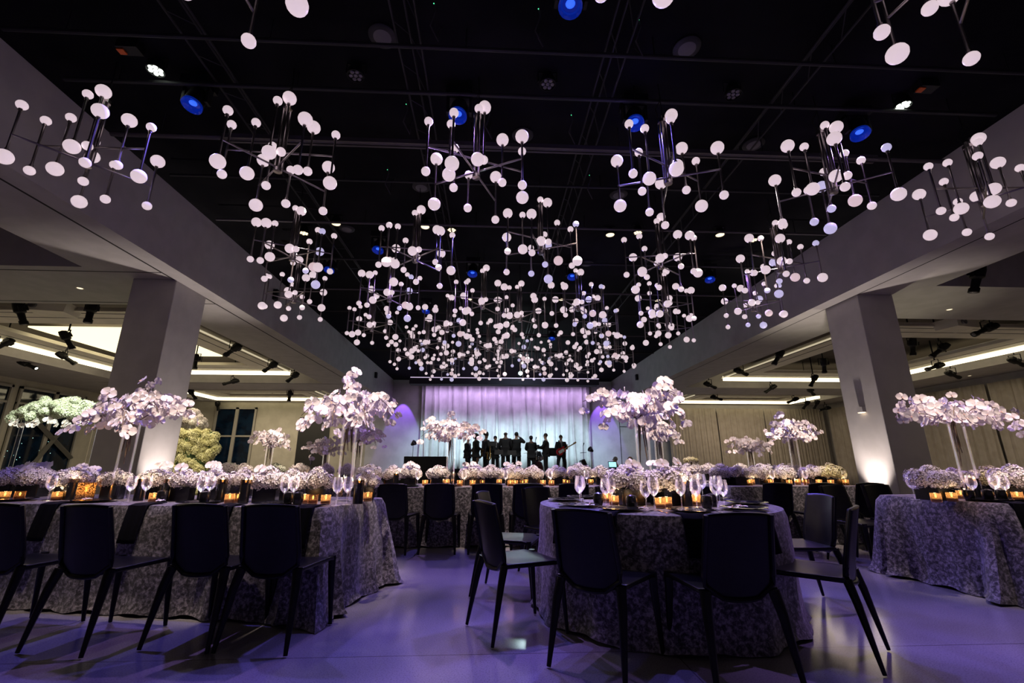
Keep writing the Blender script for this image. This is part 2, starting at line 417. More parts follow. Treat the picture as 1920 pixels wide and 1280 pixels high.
# ------------------------------------------------------------------ mesh helpers
class MB:
    def __init__(self):
        self.v, self.f, self.mi, self.mats, self.cur = [], [], [], [], 0

    def use(self, m):
        if m not in self.mats:
            self.mats.append(m)
        self.cur = self.mats.index(m)
        return self

    def face(self, *idx):
        self.f.append(idx)
        self.mi.append(self.cur)

    def box(self, c, s, rz=0.0, rot=None, taper=1.0):
        base = len(self.v)
        mt = rot if rot is not None else Matrix.Rotation(rz, 3, 'Z')
        for z in (-1, 1):
            k = taper if z > 0 else 1.0
            for x, y in ((-1, -1), (1, -1), (1, 1), (-1, 1)):
                p = mt @ Vector((x * s[0] / 2 * k, y * s[1] / 2 * k, z * s[2] / 2))
                self.v.append((p.x + c[0], p.y + c[1], p.z + c[2]))
        b = base
        for q in ((0, 3, 2, 1), (4, 5, 6, 7), (0, 1, 5, 4), (1, 2, 6, 5), (2, 3, 7, 6), (3, 0, 4, 7)):
            self.face(*[b + i for i in q])
        return self

    def span(self, a, b):
        return self.box(((a[0] + b[0]) / 2, (a[1] + b[1]) / 2, (a[2] + b[2]) / 2), (abs(b[0] - a[0]), abs(b[1] - a[1]), abs(b[2] - a[2])))

    def tube(self, pts, r, n=8, cap=True, flat=None):
        pts = [Vector(p) for p in pts]
        rs = r if isinstance(r, (list, tuple)) else [r] * len(pts)
        base = len(self.v)
        for i, p in enumerate(pts):
            if i == 0:
                d = pts[1] - pts[0]
            elif i == len(pts) - 1:
                d = pts[-1] - pts[-2]
            else:
                d = pts[i + 1] - pts[i - 1]
            d.normalize()
            up = Vector((0, 0, 1)) if abs(d.z) < 0.95 else Vector((0, 1, 0))
            x = d.cross(up).normalized()
            y = x.cross(d).normalized()
            for k in range(n):
                a = 2 * PI * k / n
                q = p + x * math.cos(a) * rs[i] + y * math.sin(a) * rs[i] * (flat or 1)
                self.v.append(tuple(q))
        for i in range(len(pts) - 1):
            for k in range(n):
                a, b2 = base + i * n + k, base + i * n + (k + 1) % n
                self.face(a, b2, b2 + n, a + n)
        if cap:
            self.face(*[base + k for k in range(n)][::-1])
            self.face(*[base + (len(pts) - 1) * n + k for k in range(n)])
        return self

    def ball(self, c, r, seg=12, ring=8, sc=(1, 1, 1), rot=None):
        base = len(self.v)
        mt = rot or Matrix.Identity(3)
        def add(p):
            p = mt @ Vector((p[0] * sc[0], p[1] * sc[1], p[2] * sc[2]))
            self.v.append((c[0] + p.x, c[1] + p.y, c[2] + p.z))
        add((0, 0, r))
        for i in range(1, ring):
            t = PI * i / ring
            for k in range(seg):
                a = 2 * PI * k / seg
                add((r * math.sin(t) * math.cos(a), r * math.sin(t) * math.sin(a), r * math.cos(t)))
        add((0, 0, -r))
        for k in range(seg):
            self.face(base, base + 1 + k, base + 1 + (k + 1) % seg)
        for i in range(ring - 2):
            for k in range(seg):
                a, b2 = base + 1 + i * seg + k, base + 1 + i * seg + (k + 1) % seg
                self.face(a, a + seg, b2 + seg, b2)
        last = base + 1 + (ring - 1) * seg
        o = base + 1 + (ring - 2) * seg
        for k in range(seg):
            self.face(last, o + (k + 1) % seg, o + k)
        return self

    def lathe(self, prof, n=20, c=(0, 0, 0), rot=None):
        base = len(self.v)
        mt = rot or Matrix.Identity(3)
        for (r, z) in prof:
            for k in range(n):
                a = 2 * PI * k / n
                p = mt @ Vector((r * math.cos(a), r * math.sin(a), z))
                self.v.append((c[0] + p.x, c[1] + p.y, c[2] + p.z))
        for i in range(len(prof) - 1):
            for k in range(n):
                a, b2 = base + i * n + k, base + i * n + (k + 1) % n
                self.face(a, b2, b2 + n, a + n)
        if prof[0][0] > 1e-4:
            self.face(*[base + k for k in range(n)][::-1])
        if prof[-1][0] > 1e-4:
            self.face(*[base + (len(prof) - 1) * n + k for k in range(n)])
        return self

    def grid(self, fn, nu, nv, closed=False):
        base = len(self.v)
        for j in range(nv + 1):
            for i in range(nu + (0 if closed else 1)):
                self.v.append(tuple(fn(i / nu, j / nv)))
        w = nu if closed else nu + 1
        for j in range(nv):
            for i in range(nu):
                a = base + j * w + i
                b2 = base + j * w + (i + 1) % w
                self.face(a, b2, b2 + w, a + w)
        return self

    def build(self, name, m=None, parent=None, smooth=True, link=True):
        me = bpy.data.meshes.new(name)
        me.from_pydata(self.v, [], self.f)
        if m is not None and not self.mats:
            me.materials.append(m)
        for x in self.mats:
            me.materials.append(x)
        if self.mats:
            me.polygons.foreach_set('material_index', self.mi)
        if smooth:
            me.polygons.foreach_set('use_smooth', [True] * len(me.polygons))
            try:
                me.set_sharp_from_angle(angle=R(40))
            except Exception:
                pass
        me.update()
        o = bpy.data.objects.new(name, me)
        if link:
            COL.objects.link(o)
        if parent is not None:
            o.parent = parent
        return o


def solid(o, t, off=-1.0):
    md = o.modifiers.new('thickness', 'SOLIDIFY')
    md.thickness = t
    md.offset = off
    return o


def bevel(o, w, seg=2):
    md = o.modifiers.new('edge', 'BEVEL')
    md.width = w
    md.segments = seg
    md.limit_method = 'ANGLE'
    return o


def tag(o, label, cat, group=None, kind=None):
    o['label'] = label
    o['category'] = cat
    if group:
        o['group'] = group
    if kind:
        o['kind'] = kind
    return o


def empty(name, loc, rz=0.0):
    o = bpy.data.objects.new(name, None)
    o.empty_display_size = 0.1
    COL.objects.link(o)
    o.location = loc
    o.rotation_euler = (0, 0, rz)
    return o


def struct(o):
    o['kind'] = 'structure'
    return o


def copy_tree(o, parent=None):
    c = o.copy()
    COL.objects.link(c)
    if parent is not None:
        c.parent = parent
    for ch in list(o.children):
        copy_tree(ch, c)
    return c


def pxray(x, y):
    c, s = math.cos(PITCH), math.sin(PITCH)
    a = math.atan(YAWT)
    u, v = (x - 960) / FPX, (640 - y) / FPX
    f, up = c - v * s, s + v * c
    return u * math.cos(a) + f * math.sin(a), f * math.cos(a) - u * math.sin(a), up


def at_z(x, y, Z):
    a, b, e = pxray(x, y)
    k = (Z - CAMH) / e
    return Vector((a * k, b * k, Z))


def at_y(x, y, Y):
    a, b, e = pxray(x, y)
    k = Y / b
    return Vector((a * k, Y, CAMH + e * k))


ORD = ['first', 'second', 'third', 'fourth', 'fifth', 'sixth', 'seventh', 'eighth', 'ninth', 'tenth', 'eleventh', 'twelfth', 'thirteenth',
       'fourteenth', 'fifteenth', 'sixteenth', 'seventeenth', 'eighteenth', 'nineteenth', 'twentieth', 'twenty-first', 'twenty-second',
       'twenty-third', 'twenty-fourth', 'twenty-fifth', 'twenty-sixth']


def azim(o):
    return math.atan2(o.location.x, o.location.y)


def label_lr(objs, fmt, cat, group):
    """labels things in the order in which they stand from left to right"""
    objs = sorted(objs, key=azim)
    n = len(objs)
    for i, o in enumerate(objs):
        w = 'leftmost' if i == 0 else 'rightmost' if i == n - 1 else ORD[i] + ' from the left'
        if n == 1:
            w = 'only'
        tag(o, fmt % w, cat, group)


# ------------------------------------------------------------------ the room
HL, HR, HC = -5.35, 6.78, 5.52        # hall: left face, right face, black ceiling
SZ = 4.27                             # underside of the beams round the hall
YE, YB = 24.6, -3.5                   # end wall, back
XL, XR = -18.5, 19.0                  # outer walls of the aisles
T = 0.25
struct(MB().span((XL - 0.3, YB - 0.3, -0.2), (XR + 0.3, YE + 0.3, 0)).build('floor', M['floor'], smooth=False))
struct(MB().span((HL - 0.1, YB, HC), (HR + 0.1, YE + 0.1, HC + 0.2)).build('ceiling', M['black_ceiling'], smooth=False))
struct(MB().span((HL - 0.30, YB, SZ), (HL, YE, HC + 0.02)).build('wall_left', M['plaster'], smooth=False))
struct(MB().span((HR, YB, SZ), (HR + 0.30, YE, HC + 0.02)).build('wall_right', M['plaster'], smooth=False))
# end wall: white in the hall, warm in the left aisle
struct(MB().span((-6.6, YE, 0), (8.95, YE + 0.2, HC + 0.2)).build('wall_end', M['white_wall'], smooth=False))
struct(MB().span((XL, YE, 0), (-6.6, YE + 0.2, 5.3)).build('wall_end_left', M['warm_wall'], smooth=False))
struct(MB().span((8.95, YE, 0), (XR, YE + 0.2, 5.3)).build('wall_end_right', M['plaster'], smooth=False))
struct(MB().span((XL - 0.2, YB, 0), (XL, YE, 5.3)).build('wall_outer_left', M['warm_wall'], smooth=False))
struct(MB().span((XR, YB, 0), (XR + 0.2, YE, 5.3)).build('wall_outer_right', M['plaster'], smooth=False))
struct(MB().span((XL, YB - 0.2, 0), (XR, YB, HC + 0.2)).build('wall_back', M['plaster'], smooth=False))
struct(MB().span((XL, YB, 5.1), (HL - 0.3, YE, 5.3)).build('ceiling_aisle_left', M['recess'], smooth=False))
struct(MB().span((HR + 0.3, YB, 5.1), (XR, YE, 5.3)).build('ceiling_aisle_right', M['recess'], smooth=False))

# soffits with rectangular coffers
def soffit(name, x0, x1, openings, m):
    """a slab at SZ between x0 and x1 with openings (y0, y1, xa, xb)"""
    b = MB()
    y = YB
    for (y0, y1, xa, xb) in openings:
        b.span((x0, y, SZ), (x1, y0, SZ + 0.12))
        b.span((x0, y0, SZ), (xa, y1, SZ + 0.12))
        b.span((xb, y0, SZ), (x1, y1, SZ + 0.12))
        # upstand round the opening
        b.span((xa - 0.02, y0, SZ + 0.12), (xa, y1, 5.1))
        b.span((xb, y0, SZ + 0.12), (xb + 0.02, y1, 5.1))
        b.span((xa, y0 - 0.02, SZ + 0.12), (xb, y0, 5.1))
        b.span((xa, y1, SZ + 0.12), (xb, y1 + 0.02, 5.1))
        y = y1
    b.span((x0, y, SZ), (x1, YE, SZ + 0.12))
    return struct(b.build(name, m, smooth=False))


OL = [(-2.4, 7.25, -14.9, -6.9), (9.15, 18.6, -14.9, -6.95), (20.6, 24.35, -15.2, -7.6)]
OR_ = [(-2.4, 7.35, 8.28, 16.8), (9.25, 18.9, 8.5, 17.0), (20.9, 24.4, 9.4, 17.4)]
soffit('ceiling_soffit_left', XL, HL - 0.3, OL, M['plaster'])
soffit('ceiling_soffit_right', HR + 0.3, XR, OR_, M['plaster'])


def trim(n, o):
    o.name = 'trim_%d' % n
    return struct(o)


# the shadow gaps on the soffits
g = MB()
g.span((HL - 0.385, YB, SZ - 0.006), (HL - 0.315, YE, SZ + 0.01))
for y in (7.42, 9.0, 18.75, 20.45):
    g.span((-16, y, SZ - 0.004), (HL - 0.36, y + 0.02, SZ + 0.01))
trim(1, g.build('trim', M['groove'], smooth=False))
g = MB()
g.span((HR + 0.315, YB, SZ - 0.006), (HR + 0.385, YE, SZ + 0.01))
trim(2, g.build('trim', M['groove'], smooth=False))
g = MB()
for X in (HL - 0.305, HR - 0.0):
    g.span((X, YB, SZ - 0.03), (X + 0.305, YE, SZ))
trim(3, g.build('trim', M['plaster'], smooth=False))


# floating trays inside the coffers with glowing edges
def tray(n, x0, x1, y0, y1, side, hole=True, lit=None, z=4.36, name='floating ceiling frame'):
    """outer rectangle x0..x1, y0..y1; side=+1: the hall lies at +x"""
    w = 1.05
    t = empty('ceiling_tray', ((x0 + x1) / 2, (y0 + y1) / 2, z + 0.1))
    cx, cy_ = (x0 + x1) / 2, (y0 + y1) / 2
    b = MB()
    Z0, Z1 = 0.04, 0.14
    def sp(a, c, bb=b):
        bb.span((a[0] - cx, a[1] - cy_, a[2]), (c[0] - cx, c[1] - cy_, c[2]))
    wy = min(w, (y1 - y0) * 0.3)
    sp((x0, y0, Z0), (x1, y0 + wy, Z1))
    sp((x0, y1 - wy, Z0), (x1, y1, Z1))
    sp((x0, y0 + wy, Z0), (x0 + w, y1 - wy, Z1))
    sp((x1 - w, y0 + wy, Z0), (x1, y1 - wy, Z1))
    b.build('frame', M['cream'], t, smooth=False)
    gb = MB()
    for k, q in ((0, 0.16), (1, 0.52)):
        sp((x0 + q, y0 + q, Z0 - 0.003), (x1 - q, y0 + q + 0.035, Z0 + 0.004), gb)
        sp((x0 + q, y1 - q - 0.035, Z0 - 0.003), (x1 - q, y1 - q, Z0 + 0.004), gb)
        sp((x0 + q, y0 + q, Z0 - 0.003), (x0 + q + 0.035, y1 - q, Z0 + 0.004), gb)
        sp((x1 - q - 0.035, y0 + q, Z0 - 0.003), (x1 - q, y1 - q, Z0 + 0.004), gb)
    gb.build('air_slot', M['groove'], t, smooth=False)
    s = MB()
    s2 = MB()
    # the deep glowing ledge on the far and the outer side, on the hall side a lit edge put in as glow
    far_z, thin = -0.10, 0.0
    sp((x0, y1, far_z), (x1, y1 + 0.05, 0.08), s)
    if side > 0:
        sp((x0 - 0.05, y0, far_z), (x0, y1 + 0.05, 0.08), s)
        sp((x1, y0, 0.0), (x1 + 0.05, y1 + 0.05, 0.03), s2)
    else:
        sp((x1, y0, far_z), (x1 + 0.05, y1 + 0.05, 0.08), s)
        sp((x0 - 0.05, y0, 0.0), (x0, y1 + 0.05, 0.03), s2)
    s.build('light_strip', M['strip'], t, smooth=False)
    s2.build('lit_edge_band', M['lit_edge'], t, smooth=False)
    le = MB()
    sp((x0, y0 - 0.06, 0.02), (x1, y0, 0.05), le)
    le.build('ledge', M['cream'], t, smooth=False)
    if lit:
        lb = MB()
        sp((lit[0], lit[1], 0.30), (lit[2], lit[3], 0.34), lb)
        lb.build('lit_ceiling_glow', M['ceiling_glow'], t, smooth=False)
    # hangers up to the slab
    for X in (x0 + 0.5, cx, x1 - 0.5):
        for Y in (y0 + 0.4, y1 - 0.4):
            MB().tube([(X - cx, Y - cy_, 0.12), (X - cx, Y - cy_, 5.1 - z - 0.1)], 0.012, 6).build('hanger', M['black'], t)
    return t


tr = tray(0, -14.0, -7.75, 10.3, 17.3, 1, lit=(-13.0, 12.6, -9.6, 16.0))
tag(tr, 'cream grooved ceiling tray with glowing edges and bright panel beside the left column', 'ceiling tray', 'ceiling trays')
tr = tray(0, -14.2, -8.3, 21.4, 23.85, 1, z=4.24)
tag(tr, 'shallow cream ceiling tray with glowing edge above the windows of the end wall', 'ceiling tray', 'ceiling trays')
tr = tray(0, 9.6, 16.0, 10.5, 17.7, -1)
tag(tr, 'cream grooved ceiling tray with glowing edges beside the right column', 'ceiling tray', 'ceiling trays')
tr = tray(0, 10.2, 16.6, 21.7, 23.9, -1, z=4.24)
tag(tr, 'shallow cream ceiling tray with glowing edge above the end drapes', 'ceiling tray', 'ceiling trays')
for x0, x1, lab in ((-14.0, -8.0, 'grey box duct hanging in the dark coffer at the upper left edge'), (9.4, 15.8, 'grey box duct hanging in the dark coffer at the upper right edge')):
    t = empty('air_duct', ((x0 + x1) / 2, 4.6, 4.75))
    MB().span((-2.9, -2.0, 0), (2.9, 1.2, 0.3)).build('duct_body', M['plaster'], t, smooth=False)
    MB().span((-2.3, -1.6, -0.05), (2.3, 0.7, 0)).build('grille', M['recess'], t, smooth=False)
    tag(t, lab, 'duct')

# columns
for n, (x0, x1, y0, y1) in enumerate([(-6.42, -5.66, 7.72, 8.58), (7.14, 7.86, 7.83, 8.69)]):
    c = MB().span((x0, y0, 0), (x1, y1, SZ)).build('wall_column_%s' % ('left', 'right')[n], M['plaster'], smooth=False)
    bevel(c, 0.012)
    struct(c)
# small box fitting on the right column, and uplights on the floor
t = empty('column_downlight', (7.14, 8.25, 2.02))
MB().box((-0.035, 0, 0.05), (0.07, 0.14, 0.10)).build('housing', M['plaster'], t, smooth=False)
MB().box((-0.035, 0, -0.006), (0.055, 0.12, 0.012)).build('lens', M['lamp_warm'], t, smooth=False)
tag(t, 'small pale box light mounted on the right column', 'light')
for x, y, s in ((-5.38, 8.15, 'left'), (6.88, 8.25, 'right')):
    t = empty('uplight', (x, y, 0))
    MB().box((0, 0, 0.02), (0.16, 0.16, 0.04)).build('base', M['black'], t, smooth=False)
    MB().lathe([(0.05, 0.04), (0.06, 0.07), (0.055, 0.11), (0.0, 0.11)], 14).build('lens', M['lamp_warm'], t)
    tag(t, 'small floor uplight shining up the %s column' % s, 'light')

# end wall joints and panel line on the right, doors, windows
g = MB()
g.span((7.12, YE - 0.012, 0), (7.15, YE, 3.9)).span((7.12, YE - 0.012, 3.0), (8.9, YE, 3.03))
trim(4, g.build('trim', M['groove'], smooth=False))
trim(5, MB().span((8.93, YE - 0.25, 0), (9.2, YE, SZ)).build('trim', M['plaster'], smooth=False))


def window(n, c, w, h, axis, mull, transom, parent_label=None):
    """a window in a wall; c: centre; axis 'x' lies along x (end wall) or 'y' (side wall)"""
    fr = MB()
    pn = MB()
    d = 0.10
    def sp(bb, u0, u1, z0, z1, dd):
        if axis == 'x':
            bb.span((c[0] + u0, c[1] - dd, c[2] + z0), (c[0] + u1, c[1], c[2] + z1))
        else:
            bb.span((c[0], c[1] + u0, c[2] + z0), (c[0] + dd, c[1] + u1, c[2] + z1))
    k = 0.09
    sp(fr, -w / 2, w / 2, h / 2 - k, h / 2, d)
    sp(fr, -w / 2, w / 2, -h / 2, -h / 2 + k, d)
    sp(fr, -w / 2, -w / 2 + k, -h / 2, h / 2, d)
    sp(fr, w / 2 - k, w / 2, -h / 2, h / 2, d)
    for m_ in mull:
        sp(fr, m_ - 0.08, m_ + 0.08, -h / 2, h / 2, d)
    for t_ in transom:
        sp(fr, -w / 2, w / 2, t_ - 0.04, t_ + 0.04, d * 0.8)
    f = fr.build('window_%d' % n, M['frame_grey'], smooth=False)
    struct(f)
    sp(pn, -w / 2, w / 2, -h / 2, h / 2, 0.03)
    pn.build('pane', M['night'], f, smooth=False)
    return f


window(1, (-13.5, YE, 2.0), 2.1, 3.9, 'x', [0.05], [0.45])
window(2, (XL, 19.75, 2.05), 2.95, 3.9, 'y', [0.05], [1.3])
window(3, (XL, 16.3, 2.05), 3.4, 3.9, 'y', [0.0], [1.3])
# crossed structural braces outside-in in front of the side windows
b = MB()
for (ya, za), (yb, zb) in (((18.4, 3.25), (21.1, 1.3)), ((20.9, 3.4), (19.0, 0.2))):
    b.tube([(XL + 0.16, ya, za), (XL + 0.16, yb, zb)], 0.10, 4)
trim(6, b.build('trim', mat('brace_grey', (0.16, 0.155, 0.13), 0.6), smooth=False))
d = MB().span((-10.15, YE - 0.06, 0), (-8.55, YE, 3.45)).build('door_1', M['door'], smooth=False)
struct(d)
hd = MB().tube([(-9.3, YE - 0.10, 1.0), (-9.3, YE - 0.10, 1.5)], 0.02, 8).build('door_handle', M['silver'], d)
city = MB()
for k in range(26):
    yy, zz = random.uniform(14.8, 21.0), random.uniform(0.8, 1.9) + random.random() ** 3 * 1.0
    city.box((XL + 0.035, yy, zz), (0.004, 0.022, 0.022))
struct(city.build('window_4', mat('city_light', (0.5, 0.8, 0.8), 0.5, emit=(0.5, 0.9, 0.85), es=1.2, sample=False), smooth=False))  # city lights outside, added as glowing specks on the side panes


# ------------------------------------------------------------------ drapes and the stage
def drape(name, x0, x1, y, z0, z1, pleat, amp, m, axis='x', nz=6, seed=0, flare=0.0):
    n = int(abs(x1 - x0) / pleat * 8)
    rnd = random.Random(seed)
    ph = [rnd.uniform(-0.5, 0.5) for _ in range(n // 8 + 4)]
    def fn(u, v):
        t = u * abs(x1 - x0) / pleat
        a = t * 2 * PI + ph[int(t) % len(ph)] * 0.6
        w = math.sin(a) + 0.35 * math.sin(2.1 * a + 1.3) + 0.3 * math.sin(t * 0.9 + seed)
        am = amp * (0.75 + 0.25 * (1 - v) + flare * (1 - v))
        X = x0 + (x1 - x0) * u + 0.15 * pleat * math.sin(a * 0.5 + 3 * v)
        Z = z0 + (z1 - z0) * v
        if axis == 'x':
            return (X, y + w * am, Z)
        return (y + w * am, X, Z)
    return MB().grid(fn, n, nz).build(name, m)


stage = MB().span((-4.6, 18.6, 0), (6.5, YE - 0.02, 0.60)).build('stage_platform', M['black_matte'], smooth=False)
tag(stage, 'low black stage platform in front of the pleated curtain', 'stage')
cu = drape('stage_curtain', -3.75, 5.5, 24.3, 0.62, 5.30, 0.40, 0.10, M['curtain'], seed=3)
solid(cu, 0.01)
tag(cu, 'tall white pleated stage curtain lit lilac above and pale blue below', 'curtain')
# black valance box with its line of light
t = empty('stage_valance', (0.65, 20.0, 4.5))
MB().span((-4.28, -0.15, 0.0), (4.28, 0.35, 0.27)).build('box', mat('plum_black', (0.02, 0.012, 0.028), 0.8), t, smooth=False)
MB().span((-4.24, -0.17, 0.275), (4.28, -0.12, 0.305)).build('light_strip', mat('lilac_strip', (0.5, 0.45, 0.5), 0.5, emit=(0.75, 0.6, 0.85), es=0.75, sample=False), t, smooth=False)
for x in (-4.0, -2, 0, 2, 4.0):
    MB().tube([(x, 0.1, 0.26), (x, 0.1, 1.02)], 0.02, 6).build('hanger', M['black'], t)
tag(t, 'long black valance box with thin light line above the stage', 'valance')
# drapes of the right aisle, in panels
xs = [9.75, 12.55, 15.25, 18.7]
for i in range(3):
    dr = drape('wall_drape', xs[i] + 0.03, xs[i + 1] - 0.03, YE - 0.25, 0.02, 4.02, 0.17, 0.022, M['drape'], seed=10 + i)
    solid(dr, 0.008)
    tag(dr, ['cream pleated drape on the end wall, panel nearest the stage', 'cream pleated drape on the end wall, middle panel',
             'cream pleated drape on the end wall, panel in the far corner'][i], 'drape', 'cream aisle drapes')
ys = [24.0, 19.9, 15.8, 11.7, 7.6]
for i in range(4):
    dr = drape('wall_drape', ys[i + 1] + 0.04, ys[i] - 0.04, XR - 0.3, 0.02, 3.98, 0.2, 0.03, M['drape'], axis='y', seed=20 + i)
    solid(dr, 0.008)
    tag(dr, 'cream pleated drape along the outer right wall, %s panel counting from the far corner' % ORD[i], 'drape', 'cream aisle drapes')


# ------------------------------------------------------------------ chairs
def make_chair():
    root = empty('dining_chair', (0, 0, 0))
    # faces +y; seat surface 0.45, back 0.81
    def seat_fn(u, v):
        x = (u - 0.5) * 2
        w = 0.215 + 0.012 * v
        y = -0.20 + v * 0.43
        z = 0.452 - 0.012 * math.cos(x * PI / 2) * math.sin(v * PI) - 0.018 * max(0, v - 0.8) / 0.2
        return (x * w, y, z)
    s = MB().grid(seat_fn, 10, 10).build('seat', M['chair'], root)
    solid(s, 0.022)
    bevel(s, 0.004)
    def back_fn(u, v):
        x = (u - 0.5) * 2
        # corners rounded at the foot of the back, straight top
        w = 0.196 - 0.016 * v
        k = 0.30
        if v < k:
            q = 1 - v / k
            w *= 0.66 + 0.34 * math.sqrt(max(0.0, 1 - q ** 2.2))
        y = -0.195 - 0.085 * v ** 1.2 - 0.028 * (1 - x * x)
        z = 0.400 + v * 0.43 - 0.012 * x * x * v + 0.012 * x * x * (1 - v) ** 2
        return (x * w, y, z)
    bk = MB().grid(back_fn, 14, 24).build('backrest', M['chair'], root)
    solid(bk, 0.016)
    rim = []
    for i in range(9):
        rim.append(back_fn(0.0, 1 - i / 8 * 0.86))
    for i in range(1, 8):
        p = back_fn(i / 8, 0.0)
        rim.append((p[0], p[1], p[2] + 0.0))
    for i in range(9):
        rim.append(back_fn(1.0, 0.14 + i / 8 * 0.86))
    MB().tube([(p[0], p[1] - 0.004, p[2]) for p in rim], 0.013, 8).build('back_rim', M['chair'], root)
    for sx in (-1, 1):
        MB().tube([(sx * 0.185, -0.205, 0.44), (sx * 0.20, -0.235, 0.33), (sx * 0.222, -0.30, 0.008)], [0.031, 0.027, 0.013], 10, flat=0.8).build('leg', M['chair'], root)
        MB().tube([(sx * 0.205, 0.205, 0.448), (sx * 0.208, 0.21, 0.33), (sx * 0.222, 0.235, 0.008)], [0.027, 0.024, 0.013], 10, flat=0.8).build('leg', M['chair'], root)
    for sx in (-1, 1):
        MB().tube([(sx * 0.19, -0.2, 0.432), (sx * 0.21, 0.21, 0.432)], 0.012, 6).build('seat_rail', M['chair'], root)
    return root


chair0 = make_chair()
used = [False]


def chair(x, y, face_deg, label, group):
    """face_deg: direction the sitter looks to, in degrees from +y towards +x"""
    o = copy_tree(chair0) if used[0] else chair0
    used[0] = True
    o.location = (x, y, 0)
    o.rotation_euler = (0, 0, -R(face_deg))
    tag(o, label, 'chair', group)
    return o


GL_ = 'chairs along the long left table'
chair(-3.11, 3.50, 12, 'black moulded chair cut by the left edge of the picture at the long table', GL_)
chair(-2.47, 3.38, 12, 'black moulded chair with back to us, beneath the tall orchids of the long left table', GL_)
chair(-1.80, 3.40, 10, 'black moulded chair in the middle of the long left table', GL_)
chair(-1.34, 3.34, 8, 'black moulded chair at the aisle end of the long left table', GL_)
GC_ = 'chairs round the central round table'
chair(0.70, 2.89, 40, 'black moulded chair with back to us, front left of the round table', GC_)
chair(1.30, 2.72, -2, 'black moulded chair with back to us, front right of the round table', GC_)
chair(0.22, 3.40, 67, 'black chair seen side on, with pale light on its seat, beside the aisle', GC_)
chair(0.20, 4.28, 107, 'black chair half hidden behind the side-on chair at the round table', GC_)
chair(2.02, 2.98, -46, 'black chair pulled out at an angle on the right of the round table', GC_)
chair(2.50, 3.84, -86, 'black chair facing the round table from the right, its dark back upright', GC_)
chair(2.20, 4.86, -140, 'black chair on the far right side of the round table', GC_)
chair(1.42, 5.08, 178, 'black chair on the far side of the round table behind the tall orchids', GC_)
chair(0.66, 4.90, 148, 'black chair on the far left side of the round table', GC_)
GM_ = 'chairs along the long middle table'
for i, x in enumerate([-1.18, -0.62, -0.04, 0.50, 1.08, 1.66, 2.26]):
    chair(x, 6.22, [8, 2, -3, 1, 0, 2, -2][i], 'black chair with back to us at the long middle table, %s from the left' % ORD[i], GM_)
for i, x in enumerate([3.78, 4.36, 5.02]):
    chair(x, 6.22, [3, -3, 0][i], 'black chair with back to us before the drapes, %s from the left' % ORD[i], 'chairs at the table before the drapes')
GR_ = 'chairs at the grey table on the right'
chair(4.2, 5.20, 168, 'black chair beside the column facing us at the far corner of the right grey table', GR_)
chair(4.8, 5.30, 176, 'black chair behind the grey right table, closer to the wall than its neighbour', GR_)
chair(5.02, 3.52, -12, 'black chair cut by the right edge of the picture', GR_)


# ------------------------------------------------------------------ tablecloths
def cloth(name, outline, normals, z0, folds, label, seed=1, corner=None):
    """outline: closed list of top-edge points (x, y); normals: outward directions"""
    n = len(outline)
    rnd = random.Random(seed)
    ph = rnd.uniform(0, 6)
    cx = sum(p[0] for p in outline) / n
    cy_ = sum(p[1] for p in outline) / n
    b = MB()
    rows = [(0.0, 0.0, 0.90), (0.0, 0.0, 0.97), (0.006, -0.006, 1), (0.016, -0.03, 1)]
    H = z0
    lv = [(0.08, 0.02), (0.2, 0.035), (0.35, 0.055), (0.5, 0.075), (0.65, 0.095), (0.8, 0.115), (0.92, 0.135), (1.0, 0.15)]
    rings = []
    for k in (0.35, 0.75, 0.97):
        rings.append([(cx + (p[0] - cx) * k, cy_ + (p[1] - cy_) * k, H) for p in outline])
    rings.append([(p[0] + q[0] * 0.004, p[1] + q[1] * 0.004, H - 0.003) for p, q in zip(outline, normals)])
    for t, fl in lv:
        ring = []
        for i, (p, q) in enumerate(zip(outline, normals)):
            a = i / n * folds * 2 * PI + ph
            c = corner[i] if corner else 0.5
            f = fl * (0.22 + 0.75 * c) + t * 0.038 * (0.35 + 1.5 * c) * (math.sin(a) + 0.5 * math.sin(2.3 * a + 1.7))
            f += 0.02 * noise.noise(Vector((p[0] * 3, p[1] * 3, t * 2 + seed)))
            z = H * (1 - t) + 0.004
            if t == 1.0:
                z += 0.012 * (1 + math.sin(a * 0.7))
                f += 0.02
            ring.append((p[0] + q[0] * (f + 0.012), p[1] + q[1] * (f + 0.012), z))
        rings.append(ring)
    base = 0
    b.v.append((cx, cy_, H))
    for r_ in rings:
        b.v.extend(r_)
    for i in range(n):
        b.face(0, 1 + i, 1 + (i + 1) % n)
    for j in range(len(rings) - 1):
        for i in range(n):
            a, c2 = 1 + j * n + i, 1 + j * n + (i + 1) % n
            b.face(a, a + n, c2 + n, c2)
    for k in range(len(b.v)):
        v = b.v[k]
        b.v[k] = (v[0] - cx, v[1] - cy_, v[2])
    o = b.build(name, M['cloth'])
    o.location = (cx, cy_, 0)
    tag(o, label, 'tablecloth', 'grey patterned tablecloths')
    return o


